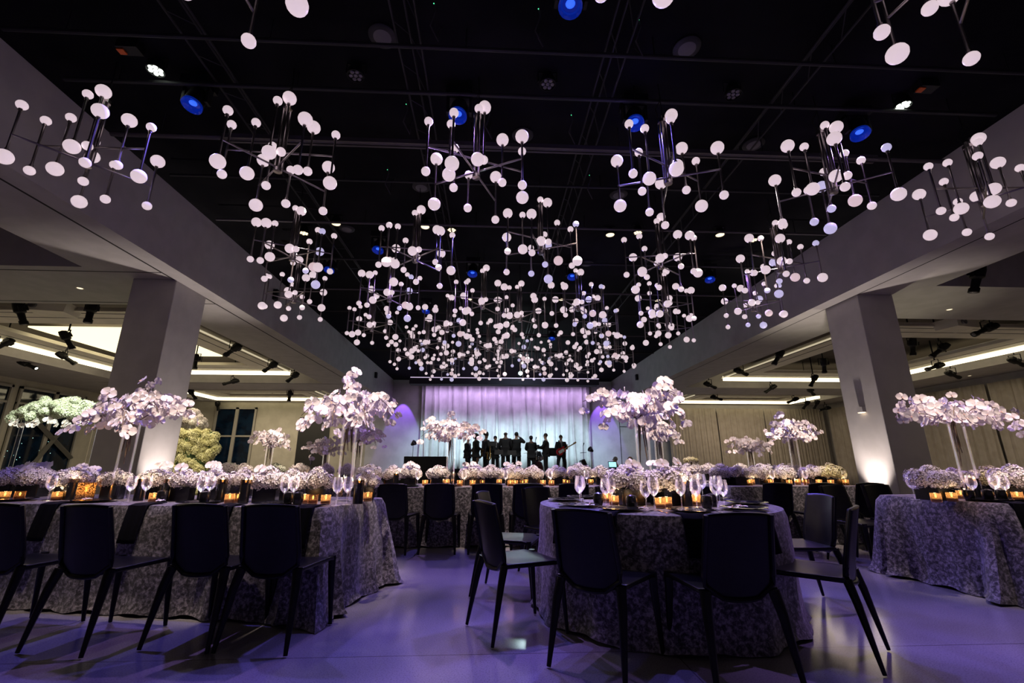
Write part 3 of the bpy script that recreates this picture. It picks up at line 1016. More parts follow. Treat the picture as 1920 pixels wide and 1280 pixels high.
def rect_outline(p0, ux, vy, L, W, rad=0.10, step=0.05):
    """p0: near corner; ux, vy unit vectors; length L, width W"""
    pts, nor, cor = [], [], []
    ux, vy = Vector(ux), Vector(vy)
    def add(u, v, nu, nv, c):
        pts.append(tuple(Vector(p0) + ux * u + vy * v))
        d_ = ux * nu + vy * nv
        nor.append((d_.x, d_.y))
        cor.append(c)
    def run(u0, v0, u1, v1, nu, nv):
        ln = math.hypot(u1 - u0, v1 - v0)
        k = max(2, int(ln / step))
        for i in range(k):
            t = i / k
            dc = min(t, 1 - t) * ln
            add(u0 + (u1 - u0) * t, v0 + (v1 - v0) * t, nu, nv, max(0.0, 1 - dc / 0.30) ** 2 * 0.9)
    def arc(cu, cv, a0, a1):
        for i in range(7):
            a = a0 + (a1 - a0) * i / 7
            add(cu + rad * math.cos(a), cv + rad * math.sin(a), math.cos(a), math.sin(a), 1.0)
    run(rad, 0, L - rad, 0, 0, -1)
    arc(L - rad, rad, -PI / 2, 0)
    run(L, rad, L, W - rad, 1, 0)
    arc(L - rad, W - rad, 0, PI / 2)
    run(L - rad, W, rad, W, 0, 1)
    arc(rad, W - rad, PI / 2, PI)
    run(0, W - rad, 0, rad, -1, 0)
    arc(rad, rad, PI, 1.5 * PI)
    return pts, nor, cor


TZ = 0.76
# long left table: the near corner at the aisle, length runs to the left
A12 = R(11)
TL_U = Vector((-math.cos(A12), math.sin(A12)))
TL_V = Vector((math.sin(A12), math.cos(A12)))
TL_0 = Vector((-1.22, 3.58))
pts, nor, cor = rect_outline(TL_0 + TL_U * 5.2, -TL_U, TL_V, 5.2, 1.08)
cloth('tablecloth', pts, nor, TZ, 46, 'grey patterned cloth falling to the floor on the long left table', 1, cor)
TC = Vector((1.36, 3.86))
TCR = 0.93
n = 120
pts = [(TC.x + TCR * math.cos(2 * PI * i / n), TC.y + TCR * math.sin(2 * PI * i / n)) for i in range(n)]
nor = [(math.cos(2 * PI * i / n), math.sin(2 * PI * i / n)) for i in range(n)]
cloth('tablecloth', pts, nor, TZ, 13, 'grey patterned cloth on the round table in the centre', 2, [0.10] * n)
pts, nor, cor = rect_outline((-3.1, 6.50), (1, 0), (0, 1), 5.9, 1.15)
cloth('tablecloth', pts, nor, TZ, 60, 'violet-lit patterned cloth on the long table before the stage', 3, cor)
pts, nor, cor = rect_outline((3.45, 6.50), (1, 0), (0, 1), 2.1, 1.15)
cloth('tablecloth', pts, nor, TZ, 28, 'shadowed patterned cloth on the table in front of the drapes', 4, cor)
A6 = R(6)
TR_U = Vector((math.cos(A6), math.sin(A6)))
TR_V = Vector((-math.sin(A6), math.cos(A6)))
TR_0 = Vector((4.20, 3.69))
pts, nor, cor = rect_outline(TR_0, TR_U, TR_V, 3.2, 1.1)
cloth('tablecloth', pts, nor, TZ, 34, 'grey patterned cloth on the table at the right edge', 5, cor)
pts, nor, cor = rect_outline((-4.85, 8.2), (1, 0), (0, 1), 2.75, 1.1)
cloth('tablecloth', pts, nor, TZ, 44, 'patterned cloth on the far left table behind the long one', 6, cor)
pts, nor, cor = rect_outline((2.7, 8.35), (1, 0), (0, 1), 3.5, 1.1)
cloth('tablecloth', pts, nor, TZ, 36, 'patterned cloth on the far right table beneath small tall orchids', 7, cor)


# ------------------------------------------------------------------ flowers
def petal_fn(L_, W_, cup, ang, lift):
    ca, sa = math.cos(ang), math.sin(ang)
    def fn(u, v):
        x = (u - 0.5) * 2
        w = W_ * math.sin(PI * (0.12 + 0.86 * v) ) ** 0.6
        r = 0.006 + L_ * v
        lx = x * w
        z = lift * v - cup * v * v + 0.12 * W_ * (x * x) * (1 if cup > 0 else -1)
        return (r * ca - lx * sa, r * sa + lx * ca, z)
    return fn


def orchid_mesh(seed, big=1.0):
    rnd = random.Random(seed)
    b = MB().use(M['petal'])
    for k, (a, L_, W_) in enumerate([(90, .038, .017), (210, .036, .016), (330, .036, .016), (8, .044, .030), (172, .044, .030)]):
        b.grid(petal_fn(L_ * big, W_ * big, 0.008 * big * rnd.uniform(0.6, 1.5), R(a + rnd.uniform(-6, 6)), 0.004 + 0.003 * (k > 2)), 4, 4)
    b.use(M['petal_lip'])
    b.ball((0, -0.004, 0.006), 0.005 * big, 6, 4)
    b.tube([(0, -0.004, 0.008), (0, -0.016 * big, 0.014)], [0.005, 0.003], 5)
    o = b.build('blossom', None, link=False)
    return o.data


ORCH = [orchid_mesh(i) for i in range(4)]


def floret(b, c, nrm, r, rnd):
    q = nrm.to_track_quat('Z', 'Y')
    a0 = rnd.uniform(0, PI)
    for k in range(4):
        a = a0 + k * PI / 2
        p = [(0.1, -0.1), (0.75, -0.5), (1.05, 0.0), (0.75, 0.5)]
        ids = []
        for (u, v) in p:
            lx = (u * math.cos(a) - v * math.sin(a)) * r
            ly = (u * math.sin(a) + v * math.cos(a)) * r
            w = Vector((lx, ly, 0.18 * r * u))
            w.rotate(q)
            b.v.append(tuple(c + w))
            ids.append(len(b.v) - 1)
        b.face(*ids)


def head_mesh(seed, R_=0.07, m='hyd', nf=72):
    rnd = random.Random(seed)
    b = MB().use(M[m])
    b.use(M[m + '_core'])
    b.ball((0, 0, 0), R_ * 0.80, 10, 7)  # inner ball in the dark colour that stands for shade in the gaps
    b.use(M[m])
    for i in range(nf):
        t = math.acos(1 - 2 * (i + 0.5) / nf * 0.93)
        a = i * 2.39996
        nv = Vector((math.sin(t) * math.cos(a), math.sin(t) * math.sin(a), math.cos(t)))
        rr = R_ * (0.93 + 0.24 * noise.noise(nv * 2.2 + Vector((seed, 0, 0))) + rnd.uniform(-0.05, 0.05))
        floret(b, nv * rr, (nv + Vector((rnd.uniform(-.35, .35), rnd.uniform(-.35, .35), rnd.uniform(-.35, .35)))).normalized(), R_ * rnd.uniform(0.20, 0.27), rnd)
    o = b.build('flower_head', None, smooth=False, link=False)
    return o.data


HEADS = {k: [head_mesh(i + j * 10, 0.07, k) for i in range(3)] for j, k in enumerate(('hyd', 'hyd_green', 'hyd_yellow'))}


def inst(name, data, parent, loc, rot=(0, 0, 0), sc=1.0):
    o = bpy.data.objects.new(name, data)
    COL.objects.link(o)
    o.parent = parent
    o.location = loc
    o.rotation_euler = rot
    o.scale = (sc, sc, sc) if not isinstance(sc, (tuple, list)) else sc
    return o


def arc_stem(az, reach, rise, drop, n=14, z0=0.70, wob=0.03, rnd=random):
    """points of an arching stem from the vase mouth: up, out and down again"""
    pts = []
    for i in range(n + 1):
        t = i / n
        r_ = 0.02 + reach * t ** 0.85
        z = z0 + rise * math.sin(PI * 0.5 * min(1, t * 1.5)) - drop * max(0, t - 0.42) ** 1.6 * 2.0
        w = wob * math.sin(t * 5 + az * 3)
        pts.append(Vector((math.cos(az) * r_ - math.sin(az) * w, math.sin(az) * r_ + math.cos(az) * w, z)))
    return pts


VH = 0.72
vase_body = MB()
vase_body.lathe([(0.0, 0.012), (0.058, 0.012), (0.058, VH), (0.064, VH), (0.064, 0.0), (0.0, 0.0)], 24)
VASE_ME = vase_body.build('vase', M['glass_thick'], link=False).data
STEMS = []
for s in range(2):
    rnd = random.Random(40 + s)
    b = MB()
    for k in range(5):
        a, a2 = rnd.uniform(0, 6.28), rnd.uniform(0, 6.28)
        z0 = rnd.uniform(0.28, 0.50)
        pts = []
        for i in range(7):
            t = i / 6
            r_ = 0.038
            aa = a + (a2 - a) * 0.35 * t
            pts.append((r_ * math.cos(aa) * (1 - 0.4 * t), r_ * math.sin(aa) * (1 - 0.4 * t), z0 + (0.78 - z0) * t))
        b.tube(pts, [0.003, 0.005, 0.006, 0.007, 0.007, 0.006, 0.005], 6)
    STEMS.append(b.build('stems', M['stem'], link=False).data)


def orchid_arrangement(x, y, sprays, label, near=True, seed=0, rz=0.0, bl=10, vase_scale=1.0):
    """sprays: (azimuth degrees from +x, reach, rise, drop)"""
    rnd = random.Random(seed)
    t = empty('orchid_arrangement', (x, y, TZ), rz)
    inst('vase', VASE_ME, t, (0, 0, 0), sc=(1, 1, vase_scale))
    inst('stems', STEMS[seed % 2], t, (0, 0, 0), sc=(1, 1, vase_scale))
    for k, (az, reach, rise, drop) in enumerate(sprays):
        az = R(az)
        pts = arc_stem(az, reach, rise, drop, rnd=rnd, z0=0.70 * vase_scale, wob=rnd.uniform(-.05, .05))
        sb = MB().use(M['stem'])
        sb.tube(pts, [0.004] * 8 + [0.003] * (len(pts) - 8), 5)
        if near:
            so = sb.build('spray', M['stem'], t)
        nb = bl
        spots = []
        for j in range(nb):
            f = 0.20 + 0.78 * j / (nb - 1)
            i = min(len(pts) - 2, int(f * (len(pts) - 1)))
            fr = f * (len(pts) - 1) - i
            p = pts[i].lerp(pts[i + 1], fr)
            side = (-1) ** j
            d_ = (pts[i + 1] - pts[i]).normalized()
            sv = d_.cross(Vector((0, 0, 1))).normalized() * side
            out = (sv * 0.8 + Vector((math.cos(az), math.sin(az), 0)) * 0.35 + Vector((rnd.uniform(-.4, .4), rnd.uniform(-.6, .2), rnd.uniform(-.2, .5)))).normalized()
            pos = p + sv * rnd.uniform(0.02, 0.06) + Vector((rnd.uniform(-.02, .02), rnd.uniform(-.03, .02), rnd.uniform(-0.13, 0.08)))
            q = out.to_track_quat('Z', 'Y')
            q = q @ Euler((0, 0, rnd.uniform(-0.5, 0.5))).to_quaternion()
            sc = rnd.uniform(1.1, 1.45) * (1.0 if f < 0.85 else 0.8)
            spots.append((pos, q, sc))
        if near:
            for pos, q, sc in spots:
                inst('blossom', ORCH[rnd.randrange(4)], so, pos, q.to_euler(), sc)
        else:
            for pos, q, sc in spots:
                me = ORCH[rnd.randrange(4)]
                base = len(sb.v)
                for v in me.vertices:
                    w = v.co * sc
                    w.rotate(q)
                    sb.v.append(tuple(pos + w))
                for pl in me.polygons:
                    sb.use(me.materials[pl.material_index])
                    sb.face(*[base + i for i in pl.vertices])
            sb.build('spray', None, t)
    # the crowded blossoms at the heart of the arrangement
    hb = MB()
    nh = 62 if near else 30
    for q_ in range(nh):
        az, reach, rise, drop = sprays[q_ % len(sprays)]
        a, rr = R(az + rnd.uniform(-22, 22)), rnd.uniform(0.04, 0.62) * reach
        pos = Vector((math.cos(a) * rr, math.sin(a) * rr, 0.72 * vase_scale + rnd.uniform(-0.04, 0.27) * (1 - 0.45 * rr / reach)))
        out = Vector((math.cos(a) + rnd.uniform(-.5, .5), math.sin(a) - .4 + rnd.uniform(-.5, .5), rnd.uniform(-.1, .9))).normalized()
        q = out.to_track_quat('Z', 'Y')
        sc = rnd.uniform(0.95, 1.25)
        me = ORCH[rnd.randrange(4)]
        base = len(hb.v)
        for v in me.vertices:
            w = v.co * sc
            w.rotate(q)
            hb.v.append(tuple(pos + w))
        for pl in me.polygons:
            hb.use(me.materials[pl.material_index])
            hb.face(*[base + i for i in pl.vertices])
    ho = hb.build('inner_blossoms', None, t)
    ho['kind'] = 'stuff'
    return tag(t, label, 'flowers', 'tall orchid arrangements in glass cylinders')


# azimuth: 0 = +x, 90 = away from us, 270 = towards us
S_ROUND = [(0, .42, .16, .16), (40, .38, .20, .10), (85, .34, .22, .1), (135, .36, .20, .12), (180, .44, .14, .18), (215, .40, .20, .22),
           (262, .30, .18, .30), (305, .40, .14, .26), (335, .42, .2, .14), (100, .10, .40, .0)]
S_V1 = [(0, .52, .16, .10), (20, .44, .22, .20), (60, .34, .24, .1), (120, .34, .26, .05), (175, .40, .14, .26), (195, .50, .06, .16),
        (240, .34, .20, .20), (290, .30, .10, .30), (330, .40, .20, .16), (110, .16, .36, .0)]
S_V4 = [(0, .42, .22, .20), (30, .38, .2, .12), (80, .30, .25, .1), (130, .34, .22, .1), (180, .52, .24, .08), (200, .42, .16, .18),
        (235, .30, .22, .22), (280, .28, .22, .20), (320, .38, .26, .12), (350, .30, .30, .05)]
S_FLAT = [(0, .78, .14, .22), (10, .62, .20, .14), (45, .40, .18, .1), (100, .3, .2, .1), (150, .42, .20, .05), (170, .50, .24, .0), (185, .62, .10, .10),
          (225, .40, .16, .14), (280, .30, .14, .16), (330, .50, .16, .16)]
S_SMALL = [(0, .46, .14, .12), (25, .40, .2, .1), (90, .3, .2, .1), (150, .40, .18, .1), (180, .44, .14, .16), (205, .38, .2, .1), (265, .3, .16, .2), (320, .40, .18, .12),
           (110, .14, .32, 0)]
orchid_arrangement(-3.42, 4.50, S_V1, 'tall spread of blush orchids beside the left column on the long left table', True, 1, bl=10)
orchid_arrangement(-1.28, 4.20, S_ROUND, 'fullest tall white orchid arrangement at the aisle end of the long left table', True, 2, bl=10)
orchid_arrangement(1.40, 4.12, S_V4, 'tall white orchid arrangement on the central round table with one spray reaching left', True, 3, bl=10)
orchid_arrangement(4.60, 4.25, S_FLAT, 'flat wide lilac orchid arrangement on the grey table at the right edge', True, 4, bl=10)
orchid_arrangement(-0.58, 6.90, S_SMALL, 'tall white orchid arrangement standing before the stage curtain', True, 5, bl=9)
orchid_arrangement(4.72, 6.90, S_SMALL, 'tall peach-white orchid arrangement beside the right column', True, 6, rz=0.5, bl=9)
orchid_arrangement(2.62, 6.98, S_SMALL, 'tall white orchids directly behind the round table arrangement, partly hidden', True, 7, rz=1.0, bl=9)
orchid_arrangement(-2.35, 8.35, S_ROUND[:9], 'smaller looking orchids behind the fullest arrangement, before the dark door', False, 8, rz=0.3, bl=9)
orchid_arrangement(-3.98, 8.5, S_SMALL[:8], 'distant tall orchids in front of the end wall windows', False, 9, rz=2.0, bl=9, vase_scale=0.9)
orchid_arrangement(-3.05, 8.75, S_SMALL[:6], 'distant low spreading orchids just beside the windows arrangement', False, 10, rz=1.2, bl=8, vase_scale=0.72)
orchid_arrangement(5.15, 8.85, S_SMALL[:8], 'distant pale orchids with vase hidden, in front of the cream drapes', False, 11, rz=0.2, bl=9, vase_scale=0.78)


def hydrangea_box(x, y, heads, label, w=0.16, hgt=0.13, hs=1.0, kind='hyd', seed=0, rz=0.0, orchids=0, z=TZ, spread=1.0, grp='low hydrangea boxes'):
    rnd = random.Random(seed + 100)
    t = empty('hydrangea_box', (x, y, z), rz)
    k = w / 2
    b = MB()
    b.span((-k, -k, 0), (k, k, hgt))
    bo = b.build('box', M['box'], t, smooth=False)
    bevel(bo, 0.006)
    if heads == 1:
        P = [(0, 0, 0.0)]
    else:
        P = [(math.cos(2 * PI * i / heads + seed) * k * 1.05 * spread, math.sin(2 * PI * i / heads + seed) * k * 0.95 * spread, rnd.uniform(-.015, .015)) for i in range(heads)]
        P.append((0, 0, 0.045))
    for p in P:
        inst('flower_head', HEADS[kind][rnd.randrange(3)], t, (p[0], p[1], hgt + 0.045 * hs + p[2]), (rnd.uniform(-.3, .3), rnd.uniform(-.3, .3), rnd.uniform(0, 6)), hs * rnd.uniform(0.92, 1.12))
    for i in range(orchids):
        a = rnd.uniform(0, 6.28)
        q = Vector((math.cos(a) * 0.5, math.sin(a) * 0.5 - 0.7, 0.5)).normalized().to_track_quat('Z', 'Y')
        inst('orchid_blossom', ORCH[i % 4], t, (math.cos(a) * k, math.sin(a) * k - 0.01, hgt + 0.13 * hs + rnd.uniform(0, 0.05)), q.to_euler(), 1.1)
    return tag(t, label, 'flowers', grp)


def lane(x, y, p0, u):
    """where the line of sight through column x meets the line p0 + s*u on the floor plan"""
    a, b, e = pxray(x, y)
    det = a * (-u[1]) - b * (-u[0])
    k = (p0[0] * (-u[1]) - p0[1] * (-u[0])) / det
    return a * k, b * k


def on_left(x, v):
    return lane(x, 925, TL_0 + TL_V * v, TL_U)


def on_right(x, v):
    return lane(x, 920, TR_0 + TR_V * v, TR_U)


def on_mid(x, v):
    return lane(x, 905, Vector((0, 6.5 + v)), Vector((1, 0)))


def on_far(x, v):
    return lane(x, 890, Vector((0, 8.2 + v)), Vector((1, 0)))


# long left table
for i, (x, v, h, s, o) in enumerate([(8, .55, 4, 1.0, 0), (60, .62, 5, 1.1, 3), (128, .42, 4, 1.05, 0), (150, .75, 4, 1.0, 2), (213, .50, 3, .9, 0), (288, .60, 5, 1.0, 2), (342, .42, 4, .95, 1), (398, .62, 5, 1.05, 3),
                                     (452, .75, 4, .9, 0), (500, .48, 5, 1.1, 1), (545, .52, 4, .9, 0), (592, .62, 4, 1.05, 0), (686, .82, 4, .85, 0)]):
    X, Y = on_left(x, v)
    hydrangea_box(X, Y, h, 'black box of pale hydrangeas on the long left table, %s from the left' % ORD[i], 0.15 if h < 5 else 0.18, 0.12, s, seed=i, orchids=o, rz=A12, grp='hydrangea boxes on the long left table')
# orchids standing up from a box at the far left of the table
# round table
hydrangea_box(1.12, 3.74, 5, 'lilac hydrangea box at the front of the round table, beside the small glass votive', 0.19, 0.13, 1.15, seed=20, orchids=3, spread=1.2, rz=0.2)
hydrangea_box(1.42, 3.70, 5, 'creamy candlelit hydrangea box on the round table next to the black candle cylinder', 0.19, 0.13, 1.2, seed=21, orchids=3, spread=1.2, rz=0.3)
hydrangea_box(1.28, 3.98, 4, 'hydrangea box at the foot of the round table orchid vase', 0.16, 0.13, 1.1, seed=22)
# middle table
for i, (x, v, h, s, o) in enumerate([(690, .55, 5, 1.15, 0), (735, .65, 4, 1.0, 0), (770, .40, 4, 1.0, 8), (820, .30, 4, 1.05, 0), (878, .55, 4, 1.0, 2), (893, .75, 4, 1.0, 0), (920, .35, 4, 1.0, 0),
                                     (961, .50, 5, 1.15, 2), (1000, .50, 4, 1.05, 0), (1043, .50, 4, 1.0, 0), (1085, .60, 5, 1.2, 0), (1126, .65, 4, 1.0, 0)]):
    X, Y = on_mid(x, v)
    hydrangea_box(X, Y, h, 'pink-white hydrangea box on the long middle table, %s from the left' % ORD[i], 0.17 if h < 5 else 0.22, 0.12, s * 1.1, seed=30 + i, orchids=o, grp='hydrangea boxes on the middle table')
for i, (x, v, h, s, k) in enumerate([(1348, .55, 5, 1.1, 'hyd'), (1386, .40, 4, 1.0, 'hyd'), (1430, .55, 5, 1.2, 'hyd'), (1470, .45, 5, 1.15, 'hyd'), (1525, .65, 5, 1.1, 'hyd'), (1562, .45, 5, 1.2, 'hyd_yellow')]):
    X, Y = on_mid(x, v)
    X = min(max(X, 2.55 if X < 3.1 else 3.6), 5.42)
    hydrangea_box(X, Y, h, ('pink hydrangea box on the table before the drapes, %s from the left' % ORD[i]) if k == 'hyd' else 'yellow-green hydrangea box beside the right column', 0.2, 0.12, s * 1.1, kind=k, seed=50 + i,
                  grp='hydrangea boxes before the drapes')
# right table
for i, (x, v, h, s, k, lab) in enumerate([(1752, .38, 6, 1.15, 'hyd', 'large white hydrangea box at the corner of the right grey table'), (1862, .75, 4, 1.0, 'hyd_yellow', 'yellow candlelit hydrangea box on the right grey table'),
                                          (1910, .40, 5, 1.15, 'hyd', 'lilac hydrangea box cut by the right edge of the picture'), (1795, .80, 4, 0.9, 'hyd', 'small hydrangea box behind the wide orchid vase on the right')]):
    X, Y = on_right(x, v)
    hydrangea_box(X, Y, h, lab, 0.2 if h > 4 else 0.15, 0.13, s, kind=k, seed=70 + i, rz=A12, spread=1.3)
# far tables
for i, (x, v) in enumerate([(235, .5), (330, .4), (365, .6), (415, .5), (455, .5), (515, .4), (560, .5), (610, .4), (650, .5)]):
    X, Y = on_far(x, v)
    X = max(min(X, -2.35), -4.75)
    hydrangea_box(X, Y, 4, 'distant hydrangea box on the far left table, %s from the left' % ORD[i], 0.18, 0.14, 1.2, kind='hyd_green' if i in (3, 5) else 'hyd', seed=90 + i, grp='hydrangea boxes on the far left table')
for i, (x, v) in enumerate([(1290, .4), (1330, .6), (1390, .5), (1440, .5), (1485, .5)]):
    X, Y = on_far(x, v)
    X = max(2.85, min(X, 6.0))
    hydrangea_box(X, Y, 4, 'distant hydrangea box on the far right table, %s from the left' % ORD[i], 0.18, 0.14, 1.15, seed=110 + i, grp='hydrangea boxes on the far right table')

# two tiered arrangement right of the round table orchids
t = empty('tiered_flower_stand', (*on_mid(1300, .55), TZ))
MB().lathe([(0.07, 0), (0.07, 0.01), (0.012, 0.02), (0.012, 0.34), (0.0, 0.34)], 12).build('stand', M['stem'], t)
for i in range(6):
    a = i * PI / 3
    inst('flower_head', HEADS['hyd'][i % 3], t, (math.cos(a) * 0.09, math.sin(a) * 0.09, 0.08 + 0.02 * (i % 2)), (0, 0, a), 1.1)
for i in range(12):
    a = i * 2.4
    q = Vector((math.cos(a), math.sin(a) - 0.4, 0.35)).normalized().to_track_quat('Z', 'Y')
    inst('orchid_blossom', ORCH[i % 4], t, (math.cos(a) * 0.11, math.sin(a) * 0.08, 0.20 + 0.03 * (i % 3)), q.to_euler(), 1.25)
for i in range(4):
    a = i * PI / 2
    inst('flower_head', HEADS['hyd_yellow'][i % 3], t, (math.cos(a) * 0.08, math.sin(a) * 0.06, 0.36 + 0.015 * (i % 2)), (0, 0, a), 0.6)
tag(t, 'tiered arrangement of hydrangea, pink orchids and a pale yellow top', 'flowers')

# tall orchid spray out of a low box at the far left of the long table
t = empty('orchid_bowl', (*on_left(52, .8), TZ))
MB().lathe([(0.0, 0.0), (0.07, 0.0), (0.09, 0.10), (0.085, 0.10), (0.0, 0.095)], 16).build('bowl', M['box'], t)
for i in range(4):
    MB().tube([(0, 0, 0.08), (0.05 * (i - 1.5), 0, 0.2), (0.07 * (i - 1.5), -0.02, 0.27)], 0.003, 5).build('stem', M['leaf'], t)
for i in range(16):
    a = i * 2.4
    q = Vector((math.cos(a) * 0.6, -0.8, 0.4)).normalized().to_track_quat('Z', 'Y')
    inst('orchid_blossom', ORCH[i % 4], t, (-0.13 + 0.26 * (i / 15), math.sin(a) * 0.03, 0.26 + 0.035 * math.sin(i * 1.9)), q.to_euler(), 1.25)
tag(t, 'lilac orchids rising above the low flowers by the left edge', 'flowers')

# pale green canopy of hydrangeas and hanging orchids over the bar at the left
def big_cluster(name, centre, size, nh, kind, hs, seed, label, post=None, pink=0, cat='flowers', box_shape=False):
    rnd = random.Random(seed)
    t = empty(name, (centre[0], centre[1], 0))
    n_ = nh
    for i in range(n_):
        if box_shape:
            u = ((i % 9) / 8 - 0.5) + rnd.uniform(-.06, .06)
            w = ((i // 9) / 10 - 0.5) + rnd.uniform(-.05, .05)
            p = (u * size[0], rnd.uniform(-.5, .5) * size[1], w * size[2])
        else:
            a, r_ = i * 2.39996, math.sqrt((i + 0.5) / n_)
            p = (math.cos(a) * r_ * size[0] / 2, math.sin(a) * r_ * size[1] / 2, (0.5 - r_ ** 2) * size[2] * 0.7 + rnd.uniform(-.2, .2) * size[2])
        inst('flower_head', HEADS[kind][rnd.randrange(3)], t, (p[0], p[1], centre[2] + p[2]), (rnd.uniform(-.5, .5), rnd.uniform(-.5, .5), rnd.uniform(0, 6)), hs * rnd.uniform(.85, 1.2))
    for i in range(pink):
        a = rnd.uniform(-.5, .5)
        q = Vector((rnd.uniform(-.5, .5), -1, 0.2)).normalized().to_track_quat('Z', 'Y')
        inst('orchid_blossom', ORCH[i % 4], t, (a * size[0] * 0.9, -size[1] * 0.4, centre[2] - size[2] * 0.5 - rnd.uniform(0, .14)), q.to_euler(), 1.5)
    if post:
        for (px_, h_) in post:
            MB().tube([(px_, 0, 0), (px_, 0, h_)], 0.035, 10).build('stand_post', M['glass_thick'], t)
            MB().lathe([(0.16, 0), (0.16, 0.015), (0, 0.015)], 16, (px_, 0, 0)).build('stand_foot', M['box'], t)
    return tag(t, label, cat)


big_cluster('flower_canopy', (-8.55, 9.4, 2.12), (1.9, .5, .42), 70, 'hyd_green', 1.25, 5, 'long hanging canopy of pale green hydrangeas with pink blossoms at the left edge', [(-.7, 2.1), (.7, 2.1)], pink=22)
big_cluster('flower_ball', (-9.4, 14.6, 2.42), (.95, .7, .5), 34, 'hyd', 1.5, 6, 'cream flower ball above the green flower panel beside the left column', [(0, 2.2)])
t = big_cluster('flower_screen', (-8.85, 14.0, 1.0), (1.25, .16, 1.75), 99, 'hyd_yellow', 1.95, 8, 'upright panel of yellow-green flowers beside the left column', box_shape=True)
MB().span((-.68, -.05, 0), (.68, .10, 1.98)).build('backing', M['leaf'], t, smooth=False)
spot((-7.4, 11.5, 4.2), (-9.0, 14.0, 1.3), (1.0, 0.90, 0.58), 520, 40, 0.7, 0.05, 'flower_wall_spot')
spot((-6.5, 7.6, 4.1), (-8.3, 9.3, 2.1), (0.92, 1.0, 0.80), 1100, 34, 0.7, 0.05, 'canopy_spot')


# ------------------------------------------------------------------ tableware
def glass_mesh():
    b = MB()
    pr = [(0.0, 0.0), (0.036, 0.0), (0.036, 0.002), (0.006, 0.006), (0.0038, 0.012), (0.0036, 0.085), (0.008, 0.092), (0.026, 0.108), (0.039, 0.135), (0.040, 0.155), (0.036, 0.185), (0.031, 0.212),
          (0.0305, 0.212), (0.035, 0.185), (0.0385, 0.155), (0.0375, 0.135), (0.025, 0.11), (0.0, 0.098)]
    b.lathe(pr, 18)
    return b.build('wine_glass', M['glass'], link=False).data


WG = glass_mesh()
TUMB = MB().lathe([(0.0, 0.0), (0.030, 0.0), (0.040, 0.03), (0.042, 0.06), (0.036, 0.09), (0.0, 0.10)], 16).build('goblet', M['box'], link=False).data


def place(me, name, x, y, z=TZ, rz=0.0, sc=1.0):
    o = bpy.data.objects.new(name, me)
    COL.objects.link(o)
    o.location = (x, y, z)
    o.rotation_euler = (0, 0, rz)
    o.scale = (sc, sc, sc) if not isinstance(sc, tuple) else sc
    return o


gl = [place(WG, 'wine_glass', *on_left(x, v)) for x, v in [(92, .22), (243, .20), (272, .26), (376, .22), (392, .34), (533, .20), (550, .28), (632, .18), (651, .26)]]
label_lr(gl, 'clear stemmed wine glass on the long left table, %s', 'wine glass', 'wine glasses on the long left table')
gl = [place(WG, 'wine_glass', *on_left(x, v), sc=1.0) for x, v in []]
cg = []
for x, y in [(0.72, 3.72), (0.76, 3.86), (0.88, 3.52), (0.95, 3.62), (1.10, 3.26), (1.18, 3.32), (1.42, 3.42), (1.48, 3.30), (1.56, 3.48), (1.63, 3.30), (1.72, 3.38), (0.80, 4.12), (1.95, 3.9), (1.9, 4.1)]:
    cg.append(place(WG, 'wine_glass', x, y, sc=random.uniform(.94, 1.08)))
label_lr(cg, 'clear stemmed wine glass on the round table, %s', 'wine glass', 'wine glasses on the round table')
gl = [place(WG, 'wine_glass', *on_mid(x, v)) for x, v in [(783, .22), (870, .2), (948, .2), (1032, .25), (1100, .3), (1450, .25), (1512, .2), (1585, .25)] if on_mid(x, v)[0] < 2.7 or on_mid(x, v)[0] > 3.5]
label_lr(gl, 'clear wine glass on the tables before the stage and drapes, %s', 'wine glass', 'wine glasses on the middle tables')
gl = [place(WG, 'wine_glass', *on_right(x, v)) for x, v in [(1712, .45), (1868, .28), (1886, .22), (1825, .3)]]
label_lr(gl, 'clear wine glass on the grey table at the right edge, %s', 'wine glass', 'wine glasses on the right table')
gl = [place(TUMB, 'goblet', *on_left(x, v)) for x, v in [(305, .25), (385, .20), (541, .24), (560, .20)]]
label_lr(gl, 'small black goblet on the long left table, %s', 'goblet', 'black goblets on the left table')
gl = [place(TUMB, 'goblet', *p) for p in [(0.86, 3.68), (1.04, 3.40), (1.58, 3.36), (1.70, 3.52)]] + [place(TUMB, 'goblet', *on_right(x, .25)) for x in (1815, 1850, 1875)]
label_lr(gl, 'small black goblet on the round or right table, %s', 'goblet', 'black goblets on the other near tables')

PLATE = MB().lathe([(0.0, 0.004), (0.09, 0.004), (0.10, 0.008), (0.155, 0.018), (0.157, 0.021), (0.10, 0.012), (0.09, 0.008), (0.0, 0.008)], 32).build('plate', M['plate'], link=False).data
FORK = MB().box((0, 0, 0.003), (0.012, 0.19, 0.003)).box((0, 0.085, 0.004), (0.022, 0.05, 0.003)).build('fork', M['silver'], smooth=False, link=False).data
pl = []
for x, v in [(30, .20), (180, .20), (375, .17), (515, .17)]:
    pl.append(place(PLATE, 'dinner_plate', *on_left(x, v)))
label_lr(pl, 'glossy black dinner plate at the edge of the long left table, %s', 'plate', 'plates on the long left table')
pl, fk, pt = [], [], []
for i, a in enumerate([-127, -90, -52, -158, -12, 28, 65, 97, 130, 160]):
    c = TC + Vector((math.cos(R(a)), math.sin(R(a)))) * 0.73
    pl.append(place(PLATE, 'dinner_plate', c.x, c.y))
    for q in (-1, 1):
        d_ = Vector((-math.sin(R(a)), math.cos(R(a)))) * 0.19 * q
        if a <= -12:
            fk.append(place(FORK, 'fork', c.x + d_.x, c.y + d_.y, rz=R(a) - PI / 2 + PI))
label_lr(pl, 'glossy black dinner plate laid on the round table, %s', 'plate', 'plates on the round table')
